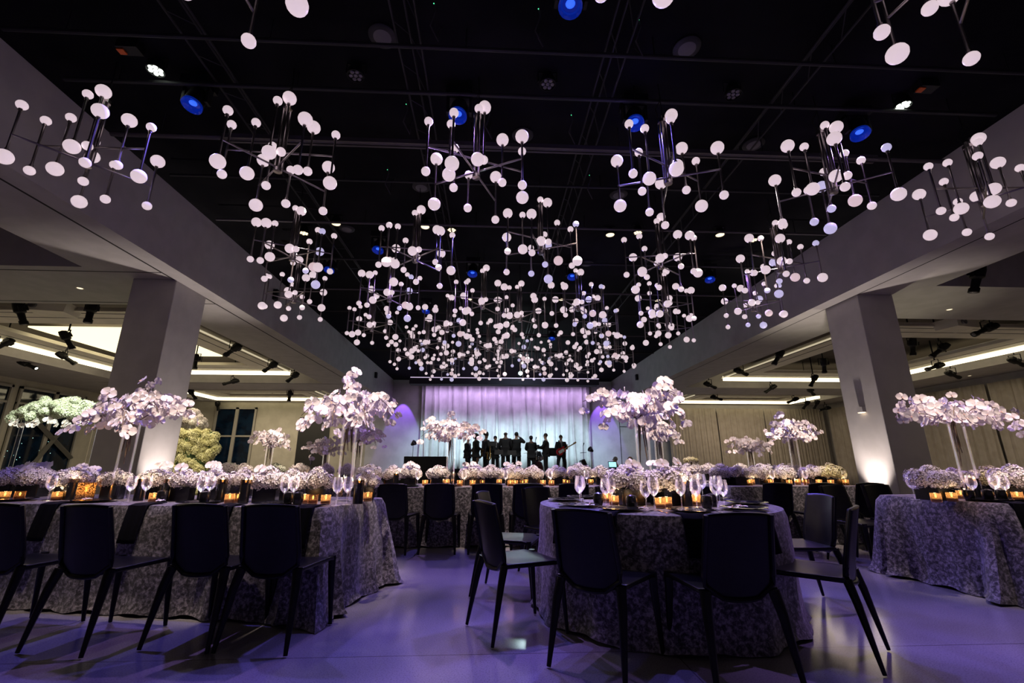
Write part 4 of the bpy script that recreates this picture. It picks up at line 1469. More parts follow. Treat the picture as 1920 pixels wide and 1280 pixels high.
label_lr(fk, 'slim silver fork beside a plate on the round table, %s', 'cutlery', 'cutlery on the round table')
pl = [place(PLATE, 'dinner_plate', *on_right(x, .19)) for x in (1850, 1900)]
label_lr(pl, 'glossy black dinner plate on the right grey table, %s', 'plate', 'plates on the right table')
pl = [place(PLATE, 'dinner_plate', X, 6.68) for X in (-1.12, -.56, 0.02, .56, 1.12, 1.7, 2.3)]
label_lr(pl, 'glossy black dinner plate on the long middle table, %s', 'plate', 'plates on the middle table')
# white blossoms left on the plates
bl_ = []
for p in [(*on_left(165, .20), 0), (*on_left(302, .15), 0), (TC.x - 0.30, TC.y - 0.66, 0), (TC.x - 0.62, TC.y - 0.40, 0), (TC.x + 0.32, TC.y - 0.66, 0), (TC.x + 0.44, TC.y - 0.56, 0)]:
    o = place(ORCH[1], 'loose_blossom', p[0], p[1], TZ + 0.024, random.uniform(0, 6), 0.9)
    bl_.append(o)
label_lr(bl_, 'single white orchid blossom lying on a place setting, %s', 'flower', 'loose blossoms on the place settings')


def napkin(x, y, rz, label, w=0.17, drop=0.26):
    def fn(u, v):
        # v: 0 on the table .. 1 at the hanging hem
        s = v * (drop + 0.16)
        X = (u - 0.5) * w * (1 - 0.12 * v)
        if s < 0.14:
            Y, Z = 0.14 - s, 0.012
        else:
            q = s - 0.14
            Y, Z = -0.03 - 0.03 * q / drop - 0.015 * math.sin(q * 6), 0.010 - q
        return (X, Y + 0.004 * math.sin(u * 14), Z + 0.002 * math.sin(u * 9))
    o = MB().grid(fn, 8, 14).build('napkin', M['napkin'])
    solid(o, 0.006, 1.0)
    o.location = (x, y, TZ)
    o.rotation_euler = (0, 0, rz)
    return tag(o, label, 'napkin', 'black napkins hanging over the table edges')


for i, x in enumerate([105, 270, 425, 575]):
    X, Y = on_left(x, 0.0)
    napkin(X, Y, -A12, 'black napkin hanging from the edge of the long left table, %s from the left' % ORD[i])
for i, a in enumerate([-150, -128, -95, -64]):
    napkin(TC.x + TCR * math.cos(R(a)), TC.y + TCR * math.sin(R(a)), R(a) + PI / 2, 'black napkin hanging from the round table, %s from the left' % ORD[i], w=0.15, drop=0.22)
X, Y = on_right(1898, 0)
napkin(X, Y, A6, 'black napkin hanging from the front of the right grey table')


# candles
VOT = MB().lathe([(0.0, 0.0), (0.034, 0.0), (0.038, 0.01), (0.038, 0.075), (0.036, 0.075), (0.036, 0.012), (0.0, 0.010)], 14).build('votive_glass', M['smoke'], link=False).data
WAX = MB().lathe([(0.0, 0.012), (0.030, 0.012), (0.030, 0.034), (0.0, 0.034)], 12).build('candle', M['wax'], link=False).data
FLM = MB().ball((0, 0, 0.052), 0.009, 8, 6, (0.75, 0.75, 1.7)).build('flame', M['flame'], link=False).data
CYL = MB().lathe([(0.0, 0.0), (0.040, 0.0), (0.040, 0.15), (0.037, 0.15), (0.037, 0.12), (0.0, 0.12)], 18).build('cylinder', M['box'], link=False).data
CYG = MB().lathe([(0.0405, 0.15), (0.0405, 0.185), (0.0395, 0.185), (0.0395, 0.15)], 18).build('glass_rim', M['glass_smoke'], link=False).data
HUR = MB().lathe([(0.0, 0.0), (0.058, 0.0), (0.064, 0.01), (0.064, 0.15), (0.061, 0.15), (0.061, 0.012), (0.0, 0.010)], 20).build('hurricane_glass', M['amber'], link=False).data


def votive(x, y, lit=0.0, sc=1.0):
    t = empty('votive_candle', (x, y, TZ))
    t.scale = (sc, sc, sc)
    inst('glass', VOT, t, (0, 0, 0))
    inst('candle', WAX, t, (0, 0, 0))
    inst('flame', FLM, t, (0, 0, 0))
    if lit:
        point((x, y, TZ + 0.066 * sc), (1.0, 0.72, 0.44), lit * 0.75, 0.012)
    return t


def cyl_candle(x, y, lit=0.0, sc=1.0):
    t = empty('pillar_candle_holder', (x, y, TZ))
    t.scale = (sc, sc, sc)
    inst('cylinder', CYL, t, (0, 0, 0))
    inst('glass_rim', CYG, t, (0, 0, 0))
    inst('flame', FLM, t, (0, 0, 0.115), sc=1.25)
    if lit:
        point((x, y, TZ + 0.19 * sc), (1.0, 0.72, 0.44), lit * 2.4, 0.012)
    return t


vs = [votive(*on_left(x, v), l) for x, v, l in [(10, .25, .5), (38, .3, 0), (108, .30, .5), (290, .26, .5), (330, .55, .4), (432, .26, .5), (447, .32, 0), (572, .30, .5), (588, .26, .0), (612, .26, .5), (690, .6, .3)]]
label_lr(vs, 'amber glass votive glowing on the long left table, %s', 'candle', 'votives on the long left table')
cs = [cyl_candle(*on_left(x, v), l) for x, v, l in [(132, .36, .9), (262, .36, .7), (313, .36, .9), (414, .34, .9), (458, .30, .5), (672, .36, .9)]]
label_lr(cs, 'black cylinder holder with a lit candle on the long left table, %s', 'candle', 'black candle cylinders on the left table')
t = empty('hurricane_candle', (*on_left(160, .34), TZ))
inst('hurricane_glass', HUR, t, (0, 0, 0))
inst('candle', WAX, t, (0, 0, 0), sc=1.6)
inst('flame', FLM, t, (0, 0, 0.02), sc=1.3)
point((t.location.x, t.location.y, TZ + 0.11), (1.0, 0.55, 0.2), 1.2, 0.015)
tag(t, 'large hammered amber hurricane glass on the long left table', 'candle')
vs = [votive(x, y, l) for x, y, l in [(0.98, 3.66, .5), (1.26, 3.42, .6), (1.34, 3.50, .5), (1.62, 3.62, .6), (1.70, 3.80, .4), (1.0, 3.95, .4)]]
label_lr(vs, 'amber glass votive glowing on the round table, %s', 'candle', 'votives on the round table')
tag(cyl_candle(1.53, 3.58, .9), 'black cylinder holder with a lit candle on the round table', 'candle')
vs = [votive(*on_mid(x, v), l, 1.1) for x, v, l in [(702, .4, .5), (725, .6, 0), (797, .35, .8), (812, .5, 0), (838, .6, .6), (862, .28, .6), (886, .26, .6), (905, .45, 0), (936, .65, .6), (957, .26, .6), (966, .24, .5), (980, .30, .0),
                                                    (986, .5, .6), (1018, .26, .7), (1034, .28, .5), (1058, .6, .7), (1064, .4, 0), (1108, .6, .6), (1165, .6, .6), (1255, .6, .5)]]
label_lr(vs, 'glowing amber votive on the long middle table, %s', 'candle', 'votives on the middle table')
cs = [cyl_candle(*on_mid(x, v), l, 0.95) for x, v, l in [(742, .35, .7), (850, .62, .6), (1027, .62, .7), (1062, .62, .7)]]
label_lr(cs, 'black cylinder holder with lit candle on the long middle table, %s', 'candle', 'black candle cylinders on the middle table')
vs = [votive(*on_mid(x, v), l, 1.1) for x, v, l in [(1406, .3, .7), (1410, .5, .5), (1446, .4, .5), (1480, .25, .6), (1496, .45, .7), (1512, .4, 0), (1536, .3, .8), (1558, .2, .6), (1586, .3, .7), (1592, .5, 0)] if 3.55 < on_mid(x, v)[0] < 5.5]
label_lr(vs, 'glowing amber votive on the table before the drapes, %s', 'candle', 'votives before the drapes')
vs = [votive(*on_right(x, v), l) for x, v, l in [(1752, .18, .5), (1782, .22, .6), (1800, .45, .5), (1835, .6, .6), (1850, .5, .5), (1905, .2, .5)]]
label_lr(vs, 'glowing amber votive on the grey table at the right edge, %s', 'candle', 'votives on the right table')
tag(cyl_candle(*on_right(1832, .36), .6), 'black cylinder holder with a lit candle on the right grey table', 'candle')
vs = [votive(*on_far(x, v), l, 1.2) for x, v, l in [(320, .3, .7), (345, .3, 0), (478, .35, .7), (530, .35, 0), (585, .4, .7), (1300, .3, .7), (1365, .4, .7), (1420, .35, .6), (1470, .4, .6)] if -4.75 < on_far(x, v)[0] < -2.2 or 2.8 < on_far(x, v)[0] < 6.1]
label_lr(vs, 'glowing amber votive on the two far tables, %s', 'candle', 'votives on the far tables')


# ------------------------------------------------------------------ chandeliers
GB = MB().ball((0, 0, 0), 0.072, 16, 12).build('globe', M['globe'], link=False).data
GS = MB().ball((0, 0, 0), 0.048, 14, 10).build('globe', M['globe'], link=False).data
GT = {}
for k in ('globe_lilac', 'globe_rose'):
    GT[k] = (MB().ball((0, 0, 0), 0.072, 16, 12).build('globe', M[k], link=False).data, MB().ball((0, 0, 0), 0.048, 14, 10).build('globe', M[k], link=False).data)
# x, y, top, bottom, big top, big bottom
RODS = [(-.56, 0, .50, -.05, 0, 0), (.56, 0, .46, -.06, 0, 1), (-.31, 0, .55, .0, 0, 1), (.31, 0, .52, .05, 1, 0),
        (-.38, -.40, .34, -.16, 0, 1), (.38, -.40, .28, -.22, 1, 0), (-.37, .40, .34, -.14, 1, 1), (.38, .40, .30, -.19, 1, 0),
        (.0, .30, .18, -.18, 0, 0), (-.04, -.16, .72, .16, 0, 1), (.05, -.10, .80, .2, 1, 0), (-.20, .21, .42, -.02, 0, 0)]


def make_chandelier(var):
    rnd = random.Random(var)
    t = empty('globe_chandelier', (0, 0, 0))
    st = MB()
    for k in range(4):
        a = k * PI / 2 + 0.5
        st.tube([(0.035 * math.cos(a), 0.035 * math.sin(a), -0.0), (0.035 * math.cos(a), 0.035 * math.sin(a), 0.78 + 0.05 * k)], 0.014, 8)
    st.lathe([(0.0, -0.025), (0.045, -0.02), (0.045, 0.02), (0.0, 0.025)], 12)
    st.lathe([(0.0, 0.80), (0.05, 0.80), (0.05, 0.84), (0.0, 0.85)], 12)
    st.build('stem', M['nickel'], t)
    wr = MB().tube([(0.01, 0, 0.84), (0.015, 0, 1.05), (0.0, 0, HC - 4.15)], 0.005, 6).tube([(-0.02, 0.01, 0.84), (-0.06, 0.03, 1.0), (0.02, 0.0, 1.15), (0, 0, HC - 4.15)], 0.004, 5)
    wr.build('cable', M['black'], t)
    for a, z in ((0, .22), (47, .03), (133, .06)):
        dx, dy = math.cos(R(a)) * .555, math.sin(R(a)) * .555
        MB().tube([(-dx, -dy, z), (dx, dy, z)], 0.0105, 8).build('arm', M['nickel'], t)
    for (x, y, zt, zb, bt, bb) in RODS:
        if var % 2:
            x = -x
            if rnd.random() < 0.4:
                bt, bb = bb, bt
        rd = MB().tube([(x, y, zb), (x, y, zt)], 0.0115, 8)
        rd.lathe([(0.0, zt - 0.03), (0.018, zt - 0.03), (0.018, zt + 0.01), (0, zt + 0.01)], 8, (x, y, 0)).lathe([(0.0, zb - 0.01), (0.018, zb - 0.01), (0.018, zb + 0.03), (0, zb + 0.03)], 8, (x, y, 0))
        rd = rd.build('rod', M['nickel'], t)
        for z, big, s in ((zt, bt, 1), (zb, bb, -1)):
            r_ = 0.072 if big else 0.048
            q = rnd.random()
            if q < 0.07:
                me = GT['globe_lilac'][0 if big else 1]
            elif q < 0.15:
                me = GT['globe_rose'][0 if big else 1]
            else:
                me = GB if big else GS
            inst('globe', me, rd, (x, y, z + s * r_ * 0.85))
    return t


HUBS = [(457, 54, 'n'), (163, 309), (521, 319), (893, 331), (1253, 342), (1563, 360), (1848, 382), (548, 487), (779, 490), (1014, 474), (1240, 502), (1463, 509), (551, 566), (730, 564), (905, 578),
        (1084, 581), (1247, 583), (1412, 582), (697, 620), (839, 619), (975, 602), (1117, 620), (1253, 623), (767, 673), (799, 651), (866, 674), (914, 657), (962, 668), (1048, 675),
        (1136, 660), (1156, 677), (830, 696), (916, 695), (1005, 696), (1086, 698)]
ROT = [0, 8, 14, 0, 3, 20, 28, 12, -4, 22, 5, 24, -10, 15, -3, 12, 8, 5, 10, -6, 9, 17, -12, 3, 20, 6, 11, -8, 14, 2, 9, 19, 4, 12, -6, 8]
protos = [make_chandelier(0), make_chandelier(1)]
pu = [0, 0]
ch_all = []
positions = [(-1.75, 1.98), (0.95, 1.62), (3.1, 1.95)]
for i, h in enumerate(HUBS[1:]):
    p = at_z(h[0], h[1], 4.15)
    positions.append((p.x, p.y))
for i, (x, y) in enumerate(positions):
    v = i % 2 if i > 6 else 0
    o = copy_tree(protos[v]) if pu[v] else protos[v]
    pu[v] = 1
    o.location = (x, y, 4.15)
    o.rotation_euler = (0, 0, R(ROT[i % len(ROT)] if i >= 3 else (40, 75, 100)[i]))
    ch_all.append(o)
rows = {}
for o in ch_all:
    y = o.location.y
    k = 0 if y < 3 else 1 if y < 5 else 2 if y < 7.4 else 3 if y < 9.2 else 4 if y < 11 else 5 if y < 12.7 else 6 if y < 14.3 else 7
    rows.setdefault(k, []).append(o)
RN = ['the row cut by the top edge', 'the row of largest fully seen ones', 'the second full row', 'the third full row', 'the fourth full row', 'the fifth full row', 'the sixth full row', 'the last row before the stage']
for k, os_ in rows.items():
    label_lr(os_, 'chandelier of white globes in ' + RN[k] + ', %s', 'chandelier', 'globe chandeliers under the black ceiling')


# ------------------------------------------------------------------ rig on the black ceiling
for i, (y, z, m, r_) in enumerate([(3.7, 5.25, 'rig', .022), (4.35, 5.3, 'rig', .024), (5.05, 5.15, 'track', .03), (6.1, 5.3, 'rig', .02), (7.3, 5.25, 'track', .022), (8.8, 5.25, 'rig', .024), (10.4, 5.2, 'track', .024),
                                   (12.2, 5.25, 'rig', .024), (14.2, 5.2, 'track', .026), (16.5, 5.2, 'rig', .03)]):
    t = empty('rigging_pipe', (0.7, y, z))
    b = MB()
    if m == 'track' and y < 6:
        b.span((-4.2, -0.05, -0.03), (4.6, -0.02, 0.03)).span((-4.2, 0.03, -0.03), (4.6, 0.06, 0.03))
    b.tube([(-5.6, 0, 0), (5.6, 0, 0)], r_, 8)
    b.build('pipe', M[m], t)
    for x in (-5, -3, -1, 1, 3, 5):
        MB().tube([(x, 0, 0), (x, 0, HC - z)], 0.008, 5).build('hanger', M['rig'], t)
    tag(t, 'dark rigging pipe across the black ceiling, %s counting towards the stage' % ORD[i], 'pipe', 'rigging pipes')
for i, x in enumerate([-3.1, -0.9, 1.3, 3.5]):
    t = empty('rigging_truss', (x, 8.5, 5.34))
    b = MB()
    for dx, dz in ((-.12, 0), (.12, 0), (0, .12)):
        b.tube([(dx, -6.5, dz), (dx, 9.5, dz)], 0.012, 6)
    for k in range(32):
        y = -6.5 + k * 0.5
        b.tube([(-.12, y, 0), (0, y + .25, .12), (.12, y + .5, 0)], 0.006, 4)
    b.build('truss', M['rig'], t)
    tag(t, 'dark lattice truss running towards the stage, %s from the left' % ORD[i], 'truss', 'ceiling trusses')


def moving_head(x, y, label, core=True, tilt=(0.1, -0.25)):
    t = empty('moving_head_light', (x, y, 5.42))
    MB().box((0, 0, -0.05), (0.30, 0.22, 0.10)).build('base', M['black'], t, smooth=False)
    yk = MB()
    for s in (-1, 1):
        yk.box((s * 0.135, 0, -0.20), (0.03, 0.08, 0.24))
    yk.box((0, 0, -0.10), (0.30, 0.08, 0.03))
    yk.build('yoke', M['black'], t, smooth=False)
    rot = Euler((tilt[1], tilt[0], 0)).to_matrix()
    hd = MB().lathe([(0.0, 0.13), (0.07, 0.12), (0.10, 0.05), (0.105, -0.10), (0.085, -0.10), (0.08, -0.06), (0.0, -0.06)], 18, (0, 0, -0.25), rot).build('head', M['black'], t)
    MB().lathe([(0.103, -0.085), (0.11, -0.135), (0.092, -0.125), (0.072, -0.085)], 18, (0, 0, -0.25), rot).build('lens_ring', M['lens_blue'], t)
    MB().ball((rot @ Vector((0, 0, -0.085)) + Vector((0, 0, -0.25))), 0.045, 12, 8, (1, 1, 0.45)).build('lens', M['lens_core'] if core else M['lens_blue'], t)
    return t


mh = []
for (x, y) in [(368, 188), (861, 208), (1190, 222), (1608, 242), (1070, 2), (620, 500), (711, 462), (1330, 518), (1073, 513), (887, 507), (1035, 630), (800, 578)]:
    p = at_z(x, y, 5.15)
    if HL + .3 < p.x < HR - .3:
        mh.append(moving_head(p.x, p.y, ''))
label_lr(mh, 'black moving head light with glowing blue lens on the ceiling, %s', 'stage light', 'blue moving head lights')


def par(x, y, m, n=7):
    t = empty('led_spotlight', (x, y, 5.36))
    MB().lathe([(0.0, 0.12), (0.06, 0.12), (0.095, 0.02), (0.095, -0.02), (0.088, -0.02), (0.085, 0.0), (0.0, 0.0)], 18).build('housing', M['black'], t)
    yk = MB().tube([(-0.11, 0, 0.02), (-0.11, 0, 0.15), (0.11, 0, 0.15), (0.11, 0, 0.02)], 0.008, 6)
    yk.build('yoke', M['black'], t)
    if n == 7:
        for k in range(7):
            a = k * PI / 3
            c = (0, 0, -0.012) if k == 6 else (math.cos(a) * 0.054, math.sin(a) * 0.054, -0.012)
            MB().ball(c, 0.024, 10, 6, (1, 1, .45)).build('lens', M[m], t)
    else:
        MB().ball((0, 0, -0.01), 0.08, 14, 8, (1, 1, .3)).build('lens', M[m], t)
    return t


ps = [par(*at_z(x, y, 5.35)[:2], 'lamp_white') for x, y in [(292, 132), (1693, 198)]]
label_lr(ps, 'bright white seven-lens spotlight high on the black ceiling, %s', 'stage light', 'bright white spotlights')
ps = [par(*at_z(x, y, 5.35)[:2], 'lens_dim') for x, y in [(667, 142), (1027, 158), (1375, 177)]]
label_lr(ps, 'unlit seven-lens spotlight on the black ceiling, %s', 'stage light', 'unlit spotlights')
ps = [par(*at_z(x, y, 5.35)[:2], 'lamp_warm', 7 if i % 2 else 1) for i, (x, y) in enumerate([(630, 419), (570, 437), (797, 425), (847, 431), (1144, 440), (1196, 436), (1350, 440), (1412, 450), (703, 558), (880, 561), (1053, 561), (1233, 563)])]
label_lr(ps, 'small warm white spotlight on the dark ceiling, %s', 'stage light', 'warm ceiling spotlights')
# lit lamp above the stage
t = empty('beam_light', (1.3, 19.3, 4.9))
MB().lathe([(0.0, 0.12), (0.10, 0.1), (0.13, -0.12), (0.0, -0.10)], 16, (0, 0, 0), Euler((R(80), 0, 0)).to_matrix()).build('housing', M['black'], t)
MB().ball((0, -0.14, -0.02), 0.09, 12, 8, (1, .4, 1)).build('lens', M['lamp_cyan'], t)
MB().tube([(0, 0, 0.1), (0, 0, 0.62)], 0.012, 6).build('hanger', M['black'], t)
tag(t, 'bright cyan-white beam lamp hanging above the stage curtain', 'stage light')

sp_ = []
for x, y in [(717, 70), (980, 255), (790, 352), (1288, 92), (1413, 272), (1160, 366), (1100, 495), (650, 430)]:
    p = at_z(x, y, HC - 0.03)
    t = empty('ceiling_speaker', (p.x, p.y, HC))
    MB().lathe([(0.0, -0.03), (0.13, -0.035), (0.15, -0.02), (0.15, 0.0), (0.0, 0.0)], 24).build('rim', M['rig'], t)
    MB().lathe([(0.0, -0.05), (0.06, -0.046), (0.095, -0.036), (0.0, -0.033)], 24).build('grille', M['speaker_white'], t)
    sp_.append(t)
label_lr(sp_, 'round grey speaker disc set in the black ceiling, %s', 'speaker', 'ceiling speakers')
# loose cables with tiny green lamps
cb = []
for i, (x, y) in enumerate([(812, 30), (1010, 40), (1200, 60), (760, 215), (915, 225), (1072, 235), (725, 335), (1106, 345)]):
    p = at_z(x, y, 5.3)
    t = empty('hanging_cable', (p.x, p.y, HC))
    MB().tube([(0, 0, 0), (0.02, 0.02, -0.12), (-0.03, 0.05, -0.28), (0.05, 0.10, -0.42), (0.02, 0.2, -0.2), (0.05, 0.3, 0.0)], 0.007, 6).build('cable', M['track'], t)
    MB().ball((0.0, 0, -0.06), 0.006, 6, 4).build('indicator_lamp', bpy.data.materials.get('green_led') or mat('green_led', (0, .5, .2), .5, emit=(0.1, 1, 0.4), es=1.5, sample=False), t)
    cb.append(t)
label_lr(cb, 'thin dark cable looping from the black ceiling, %s', 'cable', 'ceiling cables')
for i, (x, y) in enumerate([(243, 96), (1738, 168)]):
    p = at_z(x, y, 5.4)
    t = empty('dimmer_box', (p.x, p.y, 5.45))
    MB().box((0, 0, 0), (0.22, 0.12, 0.10)).build('case', M['black'], t, smooth=False)
    MB().box((-0.08, 0, -0.055), (0.07, 0.07, 0.02)).build('plug', M['orange'], t, smooth=False)
    tag(t, 'small black box with orange plug on the ceiling, %s' % ('left one' if i == 0 else 'right one'), 'rig box')


# ------------------------------------------------------------------ profile spotlights of the aisles
def profile_lamp(x, y, z, yaw, tilt, lit=False, top=None):
    t = empty('theatre_spotlight', (x, y, z), yaw)
    t.scale = (1.25, 1.25, 1.0)
    rot = Euler((tilt, 0, 0)).to_matrix()
    b = MB()
    b.lathe([(0.0, 0.22), (0.07, 0.20), (0.085, 0.12), (0.085, 0.0), (0.055, -0.03), (0.05, -0.18), (0.065, -0.20), (0.065, -0.27), (0.05, -0.27), (0.0, -0.24)], 12, (0, 0, 0), rot)
    b.box(rot @ Vector((0.09, 0, 0.06)), (0.05, 0.07, 0.10), rot=rot).box(rot @ Vector((0, 0.09, 0.1)), (0.08, 0.04, 0.12), rot=rot)
    b.build('body', M['black'], t)
    yk = MB().tube([(-0.11, 0, 0), (-0.115, 0, 0.22), (0.115, 0, 0.22), (0.11, 0, 0)], 0.012, 6)
    yk.tube([(0, 0, 0.22), (0, 0, (top or 0.5))], 0.016, 6)
    yk.build('yoke', M['black'], t)
    c = rot @ Vector((0, 0, -0.255))
    MB().ball(c, 0.045, 10, 6, (1, 1, .5), rot).build('lens', M['lamp_white'] if lit else M['lens_dim'], t)
    return t


la = []
for i, (x, y, z, tl, yw, lit) in enumerate([(38, 585, 4.25, .35, -.6, 0), (170, 583, 4.3, 0, 0, 0), (125, 635, 4.2, .5, -.6, 0), (122, 670, 4.2, .9, -1.0, 0), (50, 683, 4.2, 1.1, -1.4, 1), (438, 655, 4.2, 1.0, 1.2, 0), (508, 687, 4.2, 1.0, 1.2, 0),
                                            (550, 706, 4.2, .9, 1.2, 0), (435, 716, 4.2, 1.2, 1.7, 1), (366, 676, 4.2, .1, 0, 0), (360, 738, 4.1, .6, -.7, 0), (345, 748, 4.1, .7, -.7, 0), (543, 741, 4.0, 0, 0, 0), (408, 760, 4.0, .3, -.4, 0),
                                            (8, 645, 4.3, .9, 1.5, 0)]):
    p = at_z(x, y, z)
    la.append(profile_lamp(p.x, p.y, z, yw, tl, lit, 5.1 - z))
label_lr(la, 'black theatre spotlight hanging over the left aisle, %s', 'theatre light', 'theatre spotlights of the left aisle')
la = []
for i, (x, y, z, tl, yw, lit) in enumerate([(1460, 668, 4.2, .5, 1.0, 0), (1388, 697, 4.2, 1.3, -1.2, 0), (1330, 722, 4.2, 1.2, -1.3, 0), (1545, 684, 4.2, .3, -.4, 0), (1526, 712, 4.2, .5, .6, 0), (1446, 728, 4.2, .9, 1.2, 0), (1520, 733, 4.2, 1.0, -1.0, 0),
                                            (1342, 746, 4.1, 1.3, -1.4, 0), (1488, 750, 4.1, 1.1, 1.3, 0), (1512, 758, 4.0, .6, .8, 0), (1531, 757, 4.0, .5, .6, 0), (1548, 766, 3.9, 1.3, 1.4, 0), (1850, 617, 4.25, 1.1, 1.3, 0), (1764, 655, 4.2, .8, 1.0, 0),
                                            (1755, 687, 4.2, 1.2, 1.4, 0), (1785, 702, 4.1, 1.2, -1.4, 0), (1905, 678, 4.1, 1.2, -1.4, 0), (1832, 520, 4.3, .3, .5, 0), (1712, 648, 4.3, .2, 0, 0)]):
    p = at_z(x, y, z)
    la.append(profile_lamp(p.x, p.y, z, yw, tl, lit, 5.1 - z))
label_lr(la, 'black theatre spotlight hanging over the right aisle, %s', 'theatre light', 'theatre spotlights of the right aisle')
pj = []
for x, y in [(100, 578), (1792, 608)]:
    p = at_z(x, y, 4.5)
    t = empty('ceiling_projector', (p.x, p.y, 4.38), 0.2)
    b = MB().box((0, 0, 0.10), (0.72, 0.5, 0.22), taper=1.15).build('body', M['cream'], t, smooth=False)
    MB().lathe([(0.07, 0), (0.075, 0.05), (0.05, 0.05), (0.0, 0.02)], 14, (-0.2, -0.27, 0.1), Euler((R(90), 0, 0)).to_matrix()).build('lens', M['lens_dim'], t)
    MB().tube([(0, 0, 0.2), (0, 0, 0.72)], 0.03, 8).build('pole', M['cream'], t)
    pj.append(t)
label_lr(pj, 'cream projector hung inside the ceiling coffer, %s', 'projector', 'ceiling projectors')
dl = []
for x, y in [(396, 731), (507, 734), (437, 705), (1435, 723), (1522, 683), (1716, 711), (1818, 704), (1268, 733), (1350, 704), (1527, 636), (150, 540), (1780, 580)]:
    p = at_z(x, y, SZ)
    if any(o_[0] - .1 < p.y < o_[1] + .1 and o_[2] - .1 < p.x < o_[3] + .1 for o_ in OL + OR_):
        continue
    t = empty('downlight', (p.x, p.y, SZ))
    MB().lathe([(0.045, 0.0), (0.06, -0.008), (0.065, 0.0)], 16).build('ring', M['cream'], t)
    MB().lathe([(0.0, -0.004), (0.045, -0.004), (0.045, 0.0)], 16).build('lamp', M['lamp_warm'], t)
    dl.append(t)
label_lr(dl, 'tiny warm recessed downlight in the aisle soffit, %s', 'downlight', 'aisle downlights')
for i, (X, x, y, s) in enumerate([(HL, 703, 703, 1), (HL, 514, 553, 1), (HR, 1196, 707, -1)]):
    a, b_, e = pxray(x, y)
    k = X / a
    t = empty('wall_speaker', (X, b_ * k, CAMH + e * k))
    MB().box((0.05 * s, 0, 0), (0.10, 0.16, 0.26)).build('cabinet', M['black'], t, smooth=False)
    MB().box((0.105 * s, 0, 0), (0.012, 0.13, 0.22)).build('grille', M['rig'], t, smooth=False)
    tag(t, ['small dark speaker on the left beam near the stage', 'small dark speaker on the left beam behind the chandeliers', 'small dark speaker on the right beam near the stage'][i], 'speaker')


# ------------------------------------------------------------------ people
def skin_mesh(name, chain, sub=1):
    """chain: dict name -> (pos, radius(or pair), parent)"""
    names = list(chain)
    me = bpy.data.meshes.new(name)
    me.from_pydata([chain[n][0] for n in names], [(names.index(n), names.index(chain[n][2])) for n in names if chain[n][2]], [])
    o = bpy.data.objects.new(name, me)
    COL.objects.link(o)
    md = o.modifiers.new('skin', 'SKIN')
    md.use_smooth_shade = True
    for i, n in enumerate(names):
        r_ = chain[n][1]
        sv = me.skin_vertices[0].data[i]
        sv.radius = r_ if isinstance(r_, tuple) else (r_, r_)
        sv.use_root = (chain[n][2] is None)
    if sub:
        o.modifiers.new('sub', 'SUBSURF').levels = sub
        o.modifiers['sub'].render_levels = sub
    bpy.context.view_layer.update()
    dg = bpy.context.evaluated_depsgraph_get()
    m2 = bpy.data.meshes.new_from_object(o.evaluated_get(dg))
    bpy.data.objects.remove(o)
    return m2


def from_mesh(b, me, m):
    b.use(m)
    base = len(b.v)
    for v in me.vertices:
        b.v.append(tuple(v.co))
    for p in me.polygons:
        b.face(*[base + i for i in p.vertices])


